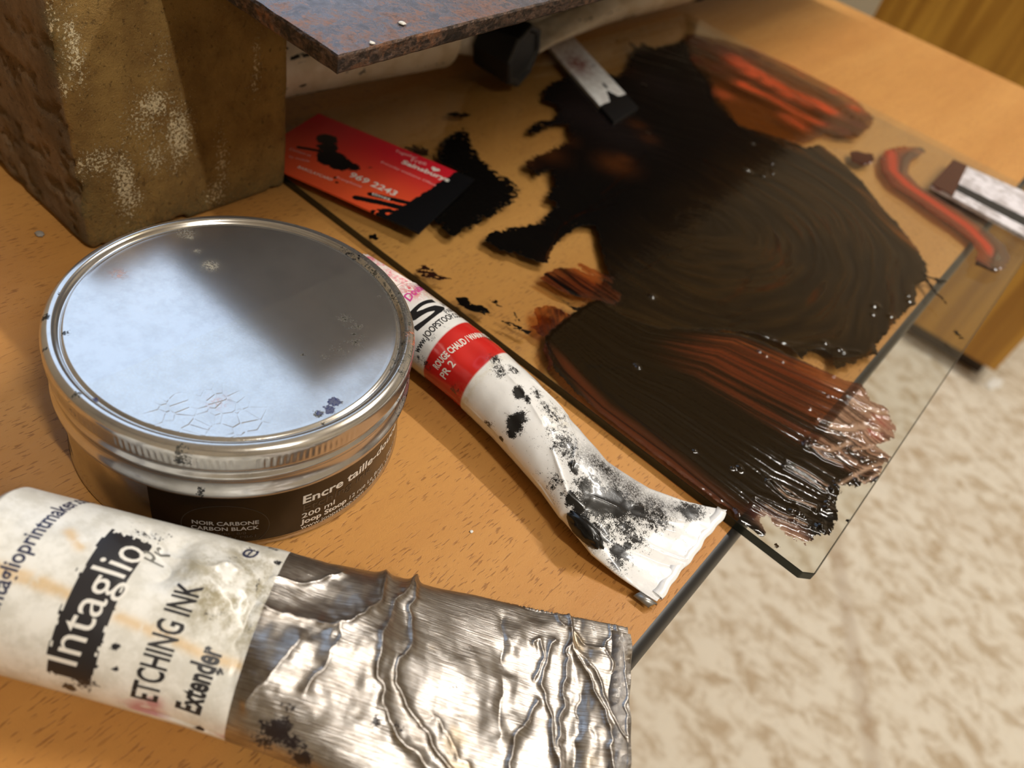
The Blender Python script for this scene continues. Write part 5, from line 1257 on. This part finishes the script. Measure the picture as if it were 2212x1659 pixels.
# ------------------------------------------------------------------ white tubes under the plate
def rear_tube(label, A, B, w, h, z0, m, seed, capdir, caplen, capr, necklen=.008, oct_=True, flare=1.4, cr=1.0):
    L = math.dist(A, B); d = (np.array(B) - A) / L
    wf = ip([0, L * .55, L * .85, L], [w, w * (1 + .1 * (flare - 1)), w * (1 + .5 * (flare - 1)), w * flare]); hf = ip([0, L * .5, L * .85, L], [h, h * .95 if flare < 1.2 else h * .85, h * .8 if flare < 1.2 else h * .35, h * .45 if flare < 1.2 else .0016])
    dp = lambda u, x, z: (fbm(u * 50, x * 70, seed, 3) - .5) * .003 * cr + cr * crease(u, x, [(0.01, .006), (L, .010)], .0010, .0010) - cr * crease(u, x, [(0.01, -.010), (L, -.004)], .0010, .0012)
    tb = Tube(A, B, wf, hf, lambda u: z0 + hf(u) / 2 + .0012, disp=dp); P, Fc = tb.grid(150, 120)
    root = thing('ink_tube', label, 'ink tube', (A[0], A[1], z0))
    n = len(P); ink = .36 * sstep(.55, .75, fbm(tb.U * 120, tb.T * 40, seed + 3, 3)) + .55 * sstep(.66, .75, fbm(tb.U * 60, tb.T * 60, seed + 5, 3))
    z = np.zeros(n)
    o = mesh('tube_body', P, Fc.tolist() + [[i for i in range(120)][::-1]], [m], attrs=dict(ink=ink, red=z, smear=z, pink=z, grime=.5 + z)); put(o, root)
    ax = np.array([-d[0], -d[1], 0.0]); zc = z0 + h / 2 + .0012; o3 = np.array([A[0], A[1], zc]); r = min(w, h) / 2
    revolve_axis('shoulder', o3, ax, [(-.0003, r * .99), (.0015, r * .95), (necklen * .55, r * .62), (necklen * .8, r * .50), (necklen, r * .48)], m_neck, 64, root)
    cp = o3 + ax * necklen * .7; cdv = Vector((capdir[0], capdir[1], capdir[2])).normalized()
    seg = 8 if oct_ else 64
    c = revolve_axis('cap', cp, cdv, [(-.001, capr * .80), (.0, capr * .86), (caplen * .94, capr * 1.02), (caplen, capr * .97), (caplen - .0006, capr * .80), (caplen - .0020, capr * .78), (caplen - .0022, .002)], M['blackcap'], seg, root)
    if oct_:
        for p_ in c.data.polygons: p_.use_smooth = False
        bv = c.modifiers.new('b', 'BEVEL'); bv.width = .0008; bv.segments = 2; bv.limit_method = 'ANGLE'
    return root
m_neck = plain('white_neck', srgb(222, 214, 204), .4)
m_cream = N('cream_enamel_tube')
_c = m_cream.mix(m_cream.ss(m_cream.noise(m_cream.co(), 60, 4, .6), .4, .65), srgb(240, 226, 210), srgb(220, 202, 178))
_c, _r, _f = speckle_cover(m_cream, _c, .35, sc=420, amp=1.2)
m_cream.set(Base_Color=_c, Roughness=.38)
fc_ = on([(1135, 130)], .0215)[0]; cdr = np.array([.95, .18, 0.0]) / math.hypot(.95, .18); bk = fc_ - cdr * .0262
t1 = rear_tube('cream tube with a black octagonal cap, lying on the glass under the rusty plate', (-.2790, .2900), (-.2900, .1640), .043, .042, GT, m_cream.m, 41, (1, 0, 0), .0235, .0165, flare=1.05, cr=.25)
for c in list(t1.children):
    if c.name.startswith('cap'): bpy.data.objects.remove(c)
def cap_at(root, back, d, length, r, seg=8):
    c = revolve_axis('cap', back, d, [(-.0008, r * .80), (.0, r * .88), (length * .93, r * 1.03), (length, r * .97), (length - .0006, r * .80), (length - .0020, r * .78), (length - .0022, .002)], M['blackcap'], seg, root)
    for p_ in c.data.polygons: p_.use_smooth = False
    bv = c.modifiers.new('b', 'BEVEL'); bv.width = .0008; bv.segments = 2; bv.limit_method = 'ANGLE'
    return c
c1 = cap_at(t1, (bk[0], bk[1], GT + .0190), cdr, .0260, .0182)
# the soft neck is bent round toward the cap
def bent_neck(root, p0, p1, p2, r0, r1):
    V = []; Fc = []; n = 24; k = 10; p0, p1, p2 = map(np.array, (p0, p1, p2))
    for i in range(k + 1):
        t = i / k; c = p0 * (1 - t) ** 2 + p1 * 2 * t * (1 - t) + p2 * t * t; d = 2 * (1 - t) * (p1 - p0) + 2 * t * (p2 - p1); d = Vector(d).normalized()
        e1 = d.cross(Vector((0, 0, 1))).normalized(); e2 = e1.cross(d); r = r0 + (r1 - r0) * t ** .6
        for j in range(n):
            q = 2 * PI * j / n; V.append(Vector(c) + e1 * r * math.cos(q) + e2 * r * math.sin(q))
    for i in range(k):
        for j in range(n): Fc.append([i * n + j, i * n + (j + 1) % n, (i + 1) * n + (j + 1) % n, (i + 1) * n + j])
    o = mesh('neck', V, Fc, m_neck); put(o, root); return o
bent_neck(t1, (-.2785, .2912, GT + .0205), (-.2760, .3040, GT + .0175), (bk[0] + .002, bk[1] + .001, GT + .0172), .0125, .0085)
t2 = rear_tube('cream tube farthest back on the glass, its black cap at the far edge', (-.2835, .5740), (-.2850, .3520), .040, .030, GT, m_cream.m, 47, (.25, 1, 0), .020, .0150, oct_=False)

# ------------------------------------------------------------------ specks
def crumb(name, label, px, z, r, m, seed):
    c = on([px], z)[0]; o = blob_mesh(name, (c[0], c[1], z + r * .35), r, r * .8, r * .35, seed, m, None, seed, .5, 16, 10); tag(o, label, 'crumb'); return o
grit = plain('grey_grit', srgb(150, 142, 132), .7); chip = plain('pale_chip', srgb(226, 222, 214), .5)
crumb('mortar_crumb', 'grey crumb of mortar on the wood left of the brick foot', (88, 508), 0.0, .0019, grit, 3)
crumb('paper_speck', 'tiny white speck on the wood between the silver tube and the white tube', (1018, 1149), 0.0, .0006, chip, 5)
crumb('paint_chip', 'pale chip on top of the rusty plate, farther from its corner', (868, 53), 0.1072, .0012, chip, 7)
crumb('paint_chip', 'pale chip on the edge of the rusty plate, nearer its corner', (803, 95), 0.1072, .0010, chip, 9)
